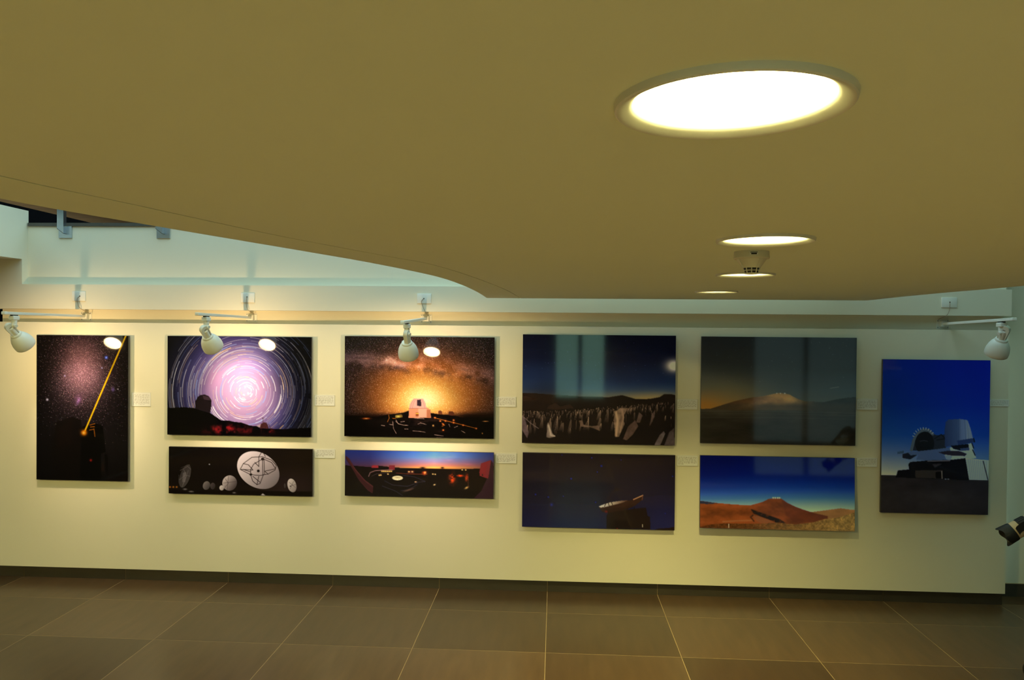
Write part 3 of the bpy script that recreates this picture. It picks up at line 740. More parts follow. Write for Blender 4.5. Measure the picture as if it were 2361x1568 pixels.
def art_dome():
    k = Canvas([(57, 90), (1347, 108), (1335, 982), (50, 950)], 352, 238, (20, 16, 18), 11)
    r = np.hypot((k.X - 745) / 1.2, (k.Y - 650) * np.where(k.Y < 650, 1.12, 1.9))
    k.C = k.ramp(r, [(0, (255, 236, 170)), (90, (252, 218, 128)), (170, (240, 184, 84)), (260, (216, 144, 60)), (350, (168, 100, 42)), (450, (104, 62, 34)), (560, (58, 37, 29)), (720, (28, 21, 23)), (1100, (15, 13, 16))]) / 255.0
    n1, n2 = k.noise(120, 5), k.noise(60, 5)
    band = (k.Y - (285 + (k.X - 400) * 0.13 + ((k.X - 700) / 600) ** 2 * 30))
    mw = np.exp(-((band - 15) / 62) ** 2)
    k.glow(mw * np.clip(n1 * 2.6 - 0.85, 0, 1.5), (120, 94, 92))
    k.glow(k.gauss(450, 305, 90, 34, 12) * np.clip(n2 * 3.2 - 0.7, 0, 1.8), (190, 160, 150)); k.glow(k.gauss(700, 355, 46, 24) * n2 * 2.0, (130, 96, 90)); k.glow(k.gauss(560, 350, 80, 26) * n2 * 1.4, (90, 86, 116))
    lane = np.exp(-((band - 62) / 40) ** 2) * np.clip(n2 * 2.6 - 0.8, 0, 1)
    k.put(lane * 0.6, (38, 24, 20)); k.put(np.exp(-((band + 2) / 16) ** 2) * np.clip(n1 * 3 - 1.3, 0, 1) * 0.6, (42, 28, 28))
    k.stars(0.30, np.clip(1.0 - k.Y / 1500, 0, 1) * (k.Y < 780), (54, 48, 48), 3.5)
    k.stars(0.06, (k.Y < 770) * np.clip(r / 300, 0.1, 1), (96, 88, 84), 3)
    k.put(np.clip((k.Y - 742) / 40, 0, 1) * np.clip(np.abs(k.X - 745) / 260 - 0.35, 0, 1), (34, 18, 12))
    k.put(k.poly([(40, 772), (200, 778), (330, 790), (420, 770), (560, 752), (610, 735), (800, 756), (860, 766), (1000, 778), (1060, 796), (1350, 796), (1350, 990), (40, 960)], 2), (11, 7, 7))
    n3 = k.noise(34, 4, 2.6, 1)
    k.glow((k.Y > 790) * np.clip(n3 - 0.5, 0, 1) * k.gauss(720, 850, 380, 80), (120, 78, 55))
    k.put(k.poly([(608, 798), (610, 712), (640, 706), (770, 708), (796, 730), (800, 798)]), (226, 150, 104)); k.put(k.poly([(690, 706), (764, 706), (764, 795), (690, 795)], 2) * .7, (244, 186, 150)); k.put(k.poly([(764, 728), (797, 730), (797, 797), (766, 797)]), (190, 116, 74))
    k.put(k.poly([(612, 716), (618, 680), (638, 646), (655, 630), (735, 632), (755, 668), (763, 716)]), (226, 172, 146))
    for l in ([(624, 712), (632, 672), (660, 632)], [(640, 712), (650, 670), (672, 634)], [(748, 712), (738, 672), (720, 634)]): k.put(k.line(l, 3) * 0.6, (150, 96, 84))
    k.put(k.poly([(680, 642), (716, 640), (716, 697), (680, 694)]), (52, 38, 44)); k.put(k.line([(610, 716), (764, 716)], 4) * .7, (130, 78, 60)); k.put(k.poly([(670, 752), (694, 752), (694, 786), (670, 786)]), (150, 80, 40)); k.put(k.line([(672, 760), (692, 760)], 7), (255, 200, 70))
    k.put(k.poly([(862, 768), (864, 742), (878, 734), (898, 746), (898, 770)]), (112, 62, 36)); k.put(k.poly([(950, 776), (954, 745), (985, 742), (1000, 758), (1000, 782)]), (94, 50, 30))
    k.put(k.poly([(492, 800), (494, 772), (552, 766), (556, 792)], 2), (120, 96, 40)); k.put(k.gauss(518, 785, 20, 8), (235, 215, 90))
    W = [[(497, 826), (520, 848), (565, 860), (602, 862)], [(500, 815), (512, 838)], [(645, 910), (700, 914), (752, 923)], [(688, 852), (710, 842), (735, 848), (760, 856)], [(830, 945), (905, 956)], [(850, 970), (902, 974)], [(540, 832), (572, 828)], [(470, 826), (478, 890), (500, 930)], [(955, 856), (962, 878)], [(1000, 884), (1028, 872)], [(1060, 912), (1092, 930)], [(575, 893), (602, 894)], [(660, 800), (740, 806)], [(440, 852), (468, 856)], [(372, 860), (400, 864)]]
    for l in W: k.put(k.line(l, 5, 4) * (0.25 + 0.9 * k.noise(14, 2)), (214, 178, 150))
    for l in ([(828, 797), (920, 822), (1075, 862), (1190, 893)], [(436, 772), (440, 800), (425, 830)], [(895, 845), (918, 862), (895, 872)], [(470, 800), (495, 802)]): k.put(k.line(l, 4.5, 4) * 0.85, (236, 132, 36))
    for (x, y, q) in ((240, 800, 0), (905, 855, 1), (905, 905, 1), (880, 826, 1), (925, 826, 1), (995, 842, 1), (1076, 864, 1), (1188, 893, 1), (835, 798, 1), (995, 820, 1)):
        k.put(k.gauss(x, y, 34 if q == 0 else 9, 8), (238, 96, 26)); k.put(k.gauss(x, y, 12 if q == 0 else 4, 3), (255, 220, 120))
    k.put(k.gauss(1268, 832, 26, 5), (220, 150, 80)); k.put(k.gauss(1240, 936, 6), (240, 160, 70)); k.put(k.gauss(820, 866, 8), (230, 170, 90))
    return k

def art_pano():
    k = Canvas([(55, 1075), (1340, 1098), (1335, 1496), (57, 1467)], 352, 108, (10, 8, 10), 13)
    t = (k.Y - 1085) / 150.0
    c = np.clip(np.abs(k.X - 830) / 560, 0, 1)[..., None]
    mid = k.ramp(t, [(0, (60, 116, 190)), (0.35, (96, 146, 194)), (0.6, (150, 132, 158)), (0.82, (226, 134, 100)), (0.95, (255, 186, 76)), (1.1, (200, 84, 36))])
    side = k.ramp(t, [(0, (20, 36, 92)), (0.4, (34, 38, 84)), (0.75, (52, 36, 62)), (1.0, (66, 32, 36)), (1.1, (30, 16, 18))])
    k.C = (mid * (1 - c) + side * c) / 255.0
    n = k.noise(80, 4, 4, 0.8)
    k.put(np.clip(n * 2.6 - 1.1, 0, 1) * k.gauss(930, 1190, 260, 36, 4), (206, 104, 112)); k.put(np.clip(n * 2.4 - 1.3, 0, 1) * k.gauss(800, 1150, 300, 40), (150, 176, 210))
    k.put(k.poly([(40, 1205), (160, 1212), (280, 1222), (340, 1208), (500, 1226), (600, 1230), (720, 1232), (860, 1236), (1000, 1240), (1100, 1236), (1230, 1236), (1345, 1210), (1345, 1505), (40, 1475)], 1), (9, 7, 8))
    k.put(k.gauss(730, 1228, 22, 8), (20, 10, 8)); k.put(k.gauss(900, 1228, 14, 8), (30, 14, 8)); k.put(k.poly([(285, 1228), (292, 1208), (345, 1206), (345, 1228)]), (120, 34, 36)); k.put(k.poly([(436, 1245), (440, 1206), (490, 1206), (490, 1245)]), (98, 30, 34)); k.put(k.poly([(600, 1276), (600, 1252), (655, 1250), (655, 1276)]), (60, 28, 24))
    k.put(k.poly([(60, 1122), (92, 1148), (150, 1240), (230, 1330), (303, 1385), (300, 1452), (255, 1425), (180, 1340), (112, 1225), (60, 1150)], 1), (46, 20, 22)); k.put(k.line([(75, 1140), (150, 1250), (230, 1340), (300, 1392)], 8) * .5, (84, 38, 38))
    k.put(k.poly([(1160, 1498), (1230, 1430), (1285, 1310), (1316, 1160), (1338, 1190), (1338, 1500)], 1), (40, 21, 29)); k.put(k.poly([(1217, 1262), (1232, 1190), (1316, 1160), (1292, 1322), (1218, 1296)], 1), (110, 32, 34)); k.put(k.poly([(1290, 1180), (1316, 1162), (1300, 1290), (1262, 1320)], 3) * .4, (96, 40, 46)); k.put(k.ell(1243, 1290, 6, 8), (40, 20, 22))
    k.put(k.line([(262, 1302), (275, 1270), (320, 1252), (430, 1246), (470, 1246)], 8) * 0.8, (118, 84, 74)); k.put(k.line([(290, 1300), (330, 1280), (440, 1270)], 5) * 0.6, (70, 52, 48))
    for x in range(378, 470, 16): k.put(k.gauss(x, 1258, 8, 6), (238, 190, 90))
    for x, y in ((355, 1292), (368, 1290), (430, 1282), (612, 1262), (640, 1262), (818, 1282), (838, 1284), (1070, 1245), (1100, 1246)): k.put(k.gauss(x, y, 7, 6), (225, 185, 100))
    k.put(k.ell(513, 1316, 46, 19), (222, 212, 150))
    for a in range(0, 180, 26):
        q = math.radians(a); k.put(k.line([(513 - 46 * math.cos(q), 1312 - 19 * math.sin(q)), (513 + 46 * math.cos(q), 1312 + 19 * math.sin(q))], 3) * .6, (120, 110, 70))
    for l in ([(400, 1340), (470, 1376), (600, 1388), (700, 1352), (750, 1346)], [(560, 1292), (660, 1306), (750, 1345)], [(540, 1425), (600, 1420), (680, 1375)], [(380, 1385), (500, 1430), (560, 1470)]): k.put(k.line(l, 7, 8) * 0.6, (44, 42, 52))
    k.put(k.line([(500, 1272), (600, 1280), (760, 1284)], 4) * .7, (130, 54, 30)); k.put(k.gauss(610, 1420, 50, 8, -18), (74, 54, 40)); k.put(k.gauss(670, 1350, 10, 5), (190, 150, 100)); k.put(k.gauss(832, 1374, 10, 6, -20), (210, 180, 110)); k.put(k.gauss(1108, 1400, 18, 8, -30), (200, 160, 80))
    n = k.noise(24, 3)
    for (x, y, rx, ry) in ((750, 1272, 22, 16), (985, 1320, 26, 42), (1108, 1310, 14, 30), (1050, 1296, 26, 10)):
        k.put(k.gauss(x, y, rx, ry) * np.clip(n * 2.4 - 0.6, 0, 1), (240, 74, 20))
    k.put(k.gauss(750, 1270, 9), (255, 170, 80)); k.put(k.poly([(1118, 1285), (1122, 1285), (1122, 1405), (1118, 1405)]), (90, 40, 20))
    return k

def art_ice():
    k = Canvas([(51, 65), (1182, 78), (1169, 888), (42, 868)], 350, 250, (10, 11, 18), 17)
    t = k.Y + (k.X - 600) * -0.03
    k.C = k.ramp(t, [(60, (14, 15, 22)), (250, (16, 20, 34)), (400, (24, 40, 66)), (470, (44, 66, 88)), (530, (92, 96, 84)), (570, (110, 96, 62))]) / 255.0
    k.put(k.gauss(1020, 560, 300, 60), (176, 146, 78)); k.put(k.gauss(200, 480, 260, 90) * .7, (16, 22, 38))
    k.stars(0.002, (k.Y < 420) * 1.0, (60, 60, 70), 2)
    k.put(k.gauss(1165, 300, 58, 44) * 1.2, (214, 192, 146)); k.put(k.gauss(1168, 300, 26), (250, 240, 205))
    k.put(k.poly([(35, 500), (160, 502), (330, 515), (480, 524), (690, 530), (740, 522), (785, 515), (830, 528), (890, 545), (990, 543), (1060, 530), (1095, 508), (1140, 507), (1178, 516), (1178, 890), (35, 890)]), (27, 18, 13))
    n = k.noise(60, 4, 3, 1)
    k.put(np.clip(n * 2 - 0.7, 0, 1) * k.gauss(180, 560, 260, 50), (58, 34, 18)); k.put((k.Y > 640) * np.clip(n - 0.4, 0, 1) * .8, (34, 24, 17))
    base = lambda x: 640 - np.clip(x - 300, 0, 900) * 0.075
    rs = k.rs
    for i in range(300):                                  # rows of snow blades, small ones far off, lit at their tips
        far = i < 210
        x = 45 + rs.rand() * 1120; dep = rs.rand() ** 2.2 * (0.35 if far else 1.0) + (0 if far else 0.12)
        y = base(x) + 6 + dep * 190; hgt = (16 + dep * 110) * (0.5 + 0.8 * rs.rand()); w = 5 + dep * 34 * (0.3 + rs.rand())
        lean = (rs.rand() - 0.3) * hgt * 0.5
        tip = x + lean
        pts = [(x - w / 2, y), (x - w * 0.3 + lean * .5, y - hgt * (0.45 + .2 * rs.rand())), (tip - 1.5, y - hgt), (tip + 2, y - hgt * .93), (x + w * 0.25 + lean * .4, y - hgt * (0.4 + .3 * rs.rand())), (x + w / 2, y)]
        fade = np.clip((y - k.Y) / hgt, 0, 1) ** 0.8
        c0 = 0.45 + 0.55 * rs.rand()
        k.put(k.poly(pts, 0) * 0.8, (24, 17, 13))
        k.put(k.poly([(px_ - w * .12, py_) for px_, py_ in pts[:4]] + [(tip - 1, y)], 0) * fade * (0.5 + 0.5 * rs.rand()), (168 * c0 + 14, 136 * c0 + 10, 98 * c0 + 6))
    k.put(np.clip((k.Y - base(k.X) - 90 - 80 * k.noise(140, 3)) / 40, 0, 1) * 0.7, (20, 14, 11))
    for pts, c in (([(225, 828), (232, 715), (245, 730), (268, 800), (292, 820), (255, 832)], (150, 128, 100)), ([(42, 660), (65, 690), (92, 790), (80, 835), (42, 770)], (104, 82, 72)), ([(790, 842), (830, 745), (880, 702), (904, 745), (860, 810), (820, 850)], (98, 74, 56)),
                   ([(722, 700), (735, 640), (770, 610), (830, 612), (800, 660), (800, 735), (760, 825), (735, 822)], (142, 112, 78)), ([(985, 740), (1008, 650), (1030, 620), (1020, 680), (990, 742)], (110, 84, 64)), ([(1020, 885), (1060, 810), (1090, 782), (1100, 800), (1075, 860), (1060, 888)], (112, 96, 82)), ([(1092, 888), (1130, 790), (1165, 760), (1168, 888)], (84, 70, 60)),
                   ([(465, 705), (490, 700), (500, 735), (560, 745), (615, 740), (620, 780), (560, 755), (480, 748)], (118, 92, 66)), ([(888, 720), (910, 640), (935, 665), (915, 720)], (104, 80, 60))):
        n2 = k.noise(26, 3)
        k.put(k.poly(pts, 1) * (0.5 + 0.6 * n2), c)
    k.put(k.line([(738, 640), (752, 700), (740, 815)], 16, 14) * .8, (196, 158, 108)); k.put(k.line([(785, 625), (795, 680), (768, 790)], 10, 10) * .7, (170, 132, 92)); k.put(k.line([(240, 740), (258, 815), (285, 818)], 8, 8), (190, 166, 128)); k.put(k.line([(48, 672), (110, 725), (165, 762)], 6) * .7, (120, 100, 84))
    k.put(k.poly([(225, 615), (245, 590), (290, 572), (330, 600), (400, 580), (430, 612), (300, 625)], 2), (44, 30, 20))
    return k

def art_ndish():
    k = Canvas([(48, 942), (1176, 958), (1168, 1511), (44, 1490)], 350, 170, (8, 9, 16), 19)
    k.C = k.ramp(k.Y, [(940, (9, 10, 17)), (1250, (12, 15, 27)), (1500, (20, 26, 46))]) / 255.0
    k.glow(k.gauss(1100, 1400, 200, 200), (2, 3, 10))
    for x, y, s in ((633, 1038, 9), (409, 1133, 8), (562, 978, 6), (144, 1251, 7), (238, 1270, 7), (263, 1327, 12), (778, 993, 5), (603, 1083, 5), (340, 958, 5), (1156, 1112, 6), (590, 1307, 6), (350, 1263, 5), (1102, 1387, 5)):
        k.put(k.gauss(x, y, s * 0.8) * .9, (24, 42, 120))
    for l in ([(668, 1306), (700, 1240), (745, 1204), (760, 1205), (815, 1228), (872, 1270)], [(682, 1310), (712, 1235), (745, 1204)], [(700, 1300), (690, 1280), (742, 1208)]): k.put(k.line(l, 5) * .9, (44, 27, 20))
    k.put(k.ell(745, 1208, 18, 11), (26, 17, 14))
    k.put(k.poly([(672, 1405), (692, 1372), (790, 1365), (960, 1345), (972, 1408), (990, 1414), (994, 1505), (672, 1505)]), (20, 11, 9))
    k.put(k.poly([(612, 1338), (700, 1306), (850, 1290), (938, 1252), (932, 1285), (880, 1330), (800, 1362), (700, 1384), (640, 1377)]), (52, 24, 14))
    k.put(k.poly([(640, 1350), (720, 1352), (800, 1345), (880, 1310), (850, 1345), (760, 1372), (680, 1380)], 3) * .6, (30, 14, 9))
    m = k.poly([(612, 1338), (650, 1322), (700, 1306), (790, 1293), (832, 1291), (790, 1308), (730, 1324), (660, 1342), (625, 1346)])
    k.put(m, k.ramp(k.X, [(612, (236, 220, 160)), (720, (196, 166, 104)), (830, (90, 50, 26))]))
    for l in ([(655, 1338), (668, 1312)], [(690, 1334), (682, 1306)], [(716, 1326), (705, 1304)]): k.put(k.line(l, 5), (40, 24, 16))
    k.put(k.line([(870, 1285), (938, 1254)], 8), (196, 134, 66)); k.put(k.line([(938, 1256), (932, 1288)], 5), (120, 66, 30)); k.put(k.gauss(668, 1376, 10), (120, 24, 14)); k.put(k.line([(935, 1470), (935, 1488)], 5), (196, 170, 100)); k.put(k.gauss(748, 1502, 5), (190, 60, 30))
    for x in (720, 770, 830, 880): k.put(k.line([(x, 1375), (x - 6, 1340)], 4) * .5, (24, 12, 9))
    k.put(k.poly([(1010, 1512), (1060, 1498), (1120, 1496), (1170, 1486), (1170, 1515)]), (24, 9, 8))
    return k

def art_grey():
    k = Canvas([(56, 55), (1226, 58), (1218, 868), (50, 862)], 350, 244, (40, 40, 36), 23)
    L = k.ramp(k.Y, [(55, (40, 40, 37)), (250, (52, 54, 49)), (420, (78, 84, 76)), (560, (108, 106, 82))])
    R = k.ramp(k.Y, [(55, (36, 38, 36)), (300, (46, 52, 50)), (450, (64, 78, 80)), (560, (80, 90, 84))])
    t = np.clip((k.X - 60) / 1100, 0, 1)[..., None]
    k.C = (L * (1 - t) + R * t) / 255.0
    k.put(k.gauss(40, 590, 330, 95) * .95, (164, 112, 46)); k.put(k.gauss(300, 470, 300, 120) * .35, (132, 112, 62)); k.stars(0.002, (k.Y < 420) * 1.0, (40, 40, 36), 2)
    M = [(130, 600), (200, 578), (300, 545), (370, 528), (440, 512), (530, 501), (600, 485), (640, 478), (690, 480), (725, 488), (760, 508), (800, 525), (840, 537), (980, 543), (1080, 520), (1160, 507), (1230, 501), (1230, 640), (40, 640), (40, 606)]
    m = k.poly(M)
    n = k.noise(52, 5, 1.6, 1)
    base = k.ramp(k.X, [(130, (80, 52, 36)), (420, (104, 78, 52)), (620, (150, 118, 70)), (740, (140, 112, 68)), (850, (78, 72, 54)), (980, (50, 50, 42)), (1220, (40, 43, 38))])
    k.put(m, base * (0.72 + 0.55 * n[..., None]))
    k.put(m * np.clip((k.Y - 545 - np.abs(k.X - 640) * -0.01) / 30, 0, 1) * .75, (62, 57, 44)); k.put(k.gauss(700, 515, 110, 22, 12) * m * n * 1.5, (214, 170, 94)); k.put(k.gauss(520, 550, 120, 20, -14) * m * n, (170, 132, 84))
    k.put(k.poly([(30, 602), (300, 612), (700, 604), (1230, 616), (1230, 880), (30, 880)], 2), k.ramp(k.Y, [(600, (66, 62, 50)), (680, (48, 45, 37)), (870, (38, 35, 28))]) * (0.75 + 0.5 * k.noise(70, 4, 3, 0.7)[..., None]))
    for y in (622, 640, 668): k.put(k.line([(40, y), (600, y - 4), (1225, y + 2)], 4, 5) * .3, (86, 82, 68))
    for x in (628, 655, 686, 690): k.put(k.gauss(x, 480, 4), (235, 225, 190))
    k.put(k.line([(1030, 438), (1092, 427)], 3) * .7, (150, 150, 140))
    return k

def art_red():
    k = Canvas([(48, 953), (1214, 963), (1200, 1510), (40, 1495)], 350, 165, (10, 20, 90), 29)
    t = k.Y + np.abs(k.X - 1000) * -0.02
    k.C = k.ramp(t, [(945, (5, 14, 84)), (1080, (8, 26, 104)), (1180, (22, 58, 134)), (1260, (72, 116, 172)), (1320, (160, 180, 198)), (1370, (214, 220, 220))]) / 255.0
    k.put(k.gauss(60, 960, 420, 210) * .5, (3, 8, 50))
    n, n2 = k.noise(60, 5, 1.8, 1), k.noise(16, 4)
    k.put(k.poly([(860, 1372), (960, 1358), (1100, 1338), (1150, 1345), (1210, 1350), (1210, 1440), (860, 1430)]), np.array((184, 116, 56)) * (0.8 + 0.4 * n[..., None]))
    k.put(k.poly([(30, 1292), (130, 1305), (220, 1312), (300, 1318), (420, 1324), (470, 1310), (520, 1295), (560, 1274), (600, 1268), (655, 1270), (700, 1302), (760, 1330), (820, 1352), (900, 1376), (1000, 1398), (1000, 1510), (30, 1510)]), np.array((142, 64, 24)) * (0.62 + 0.75 * n[..., None]))
    k.put(k.poly([(30, 1292), (100, 1300), (180, 1312), (90, 1318), (30, 1312)], 1), (46, 44, 54))
    k.put(k.poly([(660, 1275), (760, 1332), (900, 1378), (1010, 1402), (900, 1440), (760, 1452), (690, 1400)], 4) * .45, (104, 42, 22))
    k.put(k.poly([(425, 1350), (470, 1366), (560, 1396), (640, 1424), (695, 1456), (620, 1454), (560, 1428), (500, 1406), (445, 1384)], 2) * np.clip(k.noise(24, 4) * 2.2 - 0.1, 0, 1), (34, 20, 13))
    k.put(k.poly([(438, 1400), (480, 1402), (560, 1432), (608, 1454), (500, 1456), (470, 1442), (452, 1420)], 2) * .7, (150, 84, 44)); k.put(k.line([(440, 1398), (424, 1412), (448, 1442)], 10, 8) * .7, (40, 22, 14))
    k.put(k.line([(215, 1448), (330, 1440), (430, 1436)], 10, 10) * .7, (176, 106, 54))
    fg = k.poly([(30, 1492), (120, 1470), (240, 1458), (430, 1462), (620, 1452), (760, 1462), (900, 1444), (980, 1420), (1060, 1412), (1130, 1392), (1210, 1366), (1210, 1520), (30, 1510)], 1)
    tone = k.ramp(k.X, [(40, (96, 44, 16)), (400, (122, 66, 25)), (700, (152, 98, 40)), (1000, (196, 136, 58)), (1210, (212, 152, 68))])
    k.put(fg, tone * (0.5 + 0.75 * n2[..., None])); k.put(fg * (k.rs.rand(*k.X.shape) < 0.04) * .45, (60, 34, 22)); k.put(fg * (k.rs.rand(*k.X.shape) < 0.02) * .3, (206, 168, 120))
    for x in (596, 612, 630, 644): k.put(k.gauss(x, 1266, 6, 6), (240, 240, 240))
    k.put(k.line([(257, 1492), (258, 1466)], 7), (200, 160, 110))
    return k

def art_blue():
    k = Canvas([(102, 105), (1030, 118), (992, 1440), (68, 1433)], 248, 350, (6, 24, 100), 31)
    L = k.ramp(k.Y, [(105, (6, 28, 92)), (500, (9, 40, 100)), (760, (24, 64, 122)), (930, (78, 98, 132)), (1060, (140, 142, 152)), (1110, (166, 164, 168))])
    R = k.ramp(k.Y, [(105, (4, 20, 108)), (500, (6, 32, 122)), (760, (16, 52, 126)), (950, (66, 96, 136)), (1110, (120, 130, 145))])
    t = np.clip((k.X - 80) / 900, 0, 1)[..., None]
    k.C = (L * (1 - t) + R * t) / 255.0
    n = k.noise(60, 4, 2, 1)
    k.put(k.poly([(50, 1108), (210, 1108), (330, 1128), (1010, 1142), (1010, 1450), (50, 1450)]), np.array((34, 30, 31)) * (0.8 + 0.4 * n[..., None])); k.put(k.gauss(600, 1290, 320, 60) * .35, (56, 50, 50))
    # left arch
    k.put(k.poly([(332, 895), (350, 800), (388, 742), (438, 705), (492, 706), (532, 748), (560, 760), (634, 752), (640, 880)]), (34, 38, 44))
    k.put(k.line([(340, 890), (362, 800), (400, 745), (445, 716), (490, 718), (525, 750)], 24), (70, 80, 88))
    for a in range(10):
        q = math.radians(198 + a * 14); x, y = 448 + 88 * math.cos(q) * 1.0, 800 + 92 * math.sin(q)
        k.put(k.line([(x, y), (x + 12 * math.cos(q), y + 14 * math.sin(q))], 7) * .8, (156, 164, 166))
    k.put(k.ell(455, 830, 82, 100), (20, 22, 25)); k.put(k.line([(415, 812), (450, 806), (480, 812)], 6) * .7, (56, 60, 62)); k.put(k.line([(540, 790), (600, 752), (632, 790), (560, 800)], 8) * .8, (16, 18, 24))
    # drum at right
    dm = k.poly([(630, 860), (628, 720), (640, 645), (662, 625), (760, 618), (826, 628), (852, 700), (872, 790), (740, 842)])
    k.put(dm, k.ramp(k.X, [(630, (40, 52, 82)), (755, (58, 74, 104)), (760, (84, 98, 122)), (815, (92, 106, 130)), (820, (112, 122, 140)), (870, (104, 114, 132))]))
    for x in (690, 730, 762, 800, 822): k.put(k.line([(x, 622), (x + (x - 740) * .22, 850)], 3) * dm * .5, (46, 58, 84))
    k.put(k.poly([(735, 805), (872, 783), (888, 816), (742, 844)]), (34, 48, 82)); k.put(k.poly([(872, 780), (880, 780), (890, 818), (880, 818)]), (12, 14, 20))
    # white side, platform, rim
    k.put(k.poly([(830, 832), (858, 826), (898, 955), (680, 990), (620, 940), (670, 865)]), (146, 154, 170)); k.put(k.poly([(680, 850), (832, 832), (838, 886), (760, 890), (700, 876)]), (18, 20, 26)); k.put(k.poly([(760, 872), (836, 864), (836, 888), (764, 890)]), (52, 64, 92))
    k.put(k.poly([(262, 930), (330, 905), (380, 900), (560, 880), (672, 862), (676, 895), (580, 900), (620, 935), (690, 940), (672, 972), (500, 980), (380, 972), (400, 925), (325, 970), (264, 960)]), (66, 82, 112)); k.put(k.poly([(625, 935), (690, 938), (676, 972), (640, 970)], 1), (112, 126, 150))
    k.put(k.poly([(570, 906), (660, 892), (760, 896), (818, 918), (800, 938), (700, 936), (620, 925)]), (38, 34, 42)); k.put(k.poly([(262, 925), (310, 912), (330, 935), (392, 930), (330, 970), (264, 958)], 1), (20, 24, 34)); k.put(k.poly([(218, 905), (275, 896), (275, 916), (218, 925)]), (44, 66, 92))
    for l in ([(862, 828), (876, 868)], [(868, 884), (888, 930)]): k.put(k.line(l, 9), (20, 22, 28))
    # dark base
    k.put(k.poly([(312, 1010), (330, 992), (480, 978), (670, 972), (806, 955), (835, 1145), (200, 1128), (220, 1066), (318, 1056)]), (14, 14, 18)); k.put(k.line([(480, 984), (670, 978)], 8), (96, 88, 88)); k.put(k.poly([(372, 1064), (608, 1060), (608, 1134), (372, 1130)], 1), (44, 38, 34)); k.put(k.poly([(548, 1076), (594, 1076), (594, 1132), (548, 1132)]), (12, 11, 12)); k.put(k.line([(600, 1070), (602, 1132)], 7), (112, 98, 86)); k.put(k.poly([(520, 1010), (606, 1005), (540, 1040)], 2), (48, 42, 42))
    # ribbed store house
    wb = k.poly([(805, 958), (1006, 980), (1000, 1143), (836, 1143)])
    k.put(wb, (142, 148, 150)); k.put(k.line([(808, 960), (1005, 976)], 6), (196, 202, 206))
    for x in range(830, 1000, 17): k.put(k.line([(x, 962), (x + (1000 - x) * .12, 1143)], 3) * wb * .6, (92, 96, 100))
    k.put(k.line([(957, 980), (996, 1143)], 8) * wb, (30, 30, 34)); k.put(k.gauss(632, 1137, 8, 4) + k.gauss(656, 1137, 8, 4), (130, 130, 130))
    return k

PHOTOS = [   # art, centre x, z, width, height, tilt forward (deg), colour gain, label
    (art_laser, -3.194, 1.176, 0.644, 0.984, 0.0, 'tall photograph of a yellow laser beam rising into stars, far left'),
    (art_trails, -2.108, 1.338, 0.985, 0.665, 0.0, 'photograph of circular star trails above a dark hill'),
    (art_dishes, -2.097, 0.767, 0.985, 0.316, 0.0, 'wide black photograph of pale radio dishes below the star trails'),
    (art_dome, -0.894, 1.348, 0.995, 0.665, 0.0, 'photograph of a glowing orange sky over an observatory dome'),
    (art_pano, -0.890, 0.772, 0.991, 0.304, 0.0, 'wide panorama photograph of a campus at blue and orange dusk'),
    (art_ice, 0.284, 1.347, 0.990, 0.711, 0.0, 'dark photograph of snow blades under a night sky'),
    (art_ndish, 0.289, 0.685, 0.989, 0.487, 0.0, 'nearly black photograph of a tilted dish with blue stars'),
    (art_grey, 1.430, 1.355, 0.977, 0.689, 0.0, 'grey dusk photograph of a broad sunlit mountain'),
    (art_red, 1.429, 0.698, 0.974, 0.466, 2.2, 'photograph of a red desert peak under deep blue sky'),
    (art_blue, 2.412, 1.076, 0.662, 0.978, 0.0, 'tall blue photograph of a telescope building, far right'),
]
def grid_print(name, w, h, nx, ny, cols, mat, parent, origin, tilt=0.0, yoff=0.0):
    u, v = np.meshgrid(np.linspace(-w / 2, w / 2, nx), np.linspace(h / 2, -h / 2, ny))
    co = np.stack([u, np.full(u.shape, yoff), v], -1).reshape(-1, 3)
    idx = np.arange(nx * ny).reshape(ny, nx)
    q = np.stack([idx[:-1, :-1], idx[1:, :-1], idx[1:, 1:], idx[:-1, 1:]], -1).reshape(-1, 4)
    me = bpy.data.meshes.new(name)
    me.vertices.add(len(co)); me.vertices.foreach_set('co', co.ravel())
    me.loops.add(q.size); me.loops.foreach_set('vertex_index', q.ravel().astype(np.int32))
    me.polygons.add(len(q)); me.polygons.foreach_set('loop_start', np.arange(0, q.size, 4, dtype=np.int32))
    me.update(calc_edges=True)
    at = me.color_attributes.new('print', 'FLOAT_COLOR', 'POINT')
    rgba = np.concatenate([cols.reshape(-1, 3), np.ones((nx * ny, 1))], 1).astype(np.float32)
    at.data.foreach_set('color', rgba.ravel())
    me.materials.append(MATS[mat])
    o = bpy.data.objects.new(name, me)
    COL.objects.link(o); o.parent = parent
    return o
TH = 0.018
for art, cx, cz, w, h, tilt, label in PHOTOS:
    t = thing('mounted_photograph', (cx, PANEL_Y, cz), label, 'photograph', 'photographs mounted on the display wall')
    c = art()
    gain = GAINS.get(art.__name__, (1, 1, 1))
    ny, nx = c.X.shape
    board = MB().box((cx, PANEL_Y - 0.012 - TH / 2, cz), (w, TH, h), None, 0.0008).build('board', 'board_edge', t)
    MB().box((cx, PANEL_Y - 0.006, cz + h * 0.3), (w * 0.6, 0.012, 0.03)).build('hanging_rail', 'screw_steel', t)
    MB().box((cx, PANEL_Y - 0.006, cz - h * 0.3), (w * 0.6, 0.012, 0.03)).build('hanging_rail', 'screw_steel', t)
    grid_print('print', w - 0.002, h - 0.002, nx, ny, c.albedo(gain), 'glossy_print', t, None, 0, -0.012 - TH - 0.0006)
    if tilt:                                            # hangs a little off the wall at the bottom
        q = math.radians(tilt)
        t.rotation_euler = (-q, 0, 0)
        t.location = (cx, PANEL_Y - h / 2 * math.sin(q), cz)

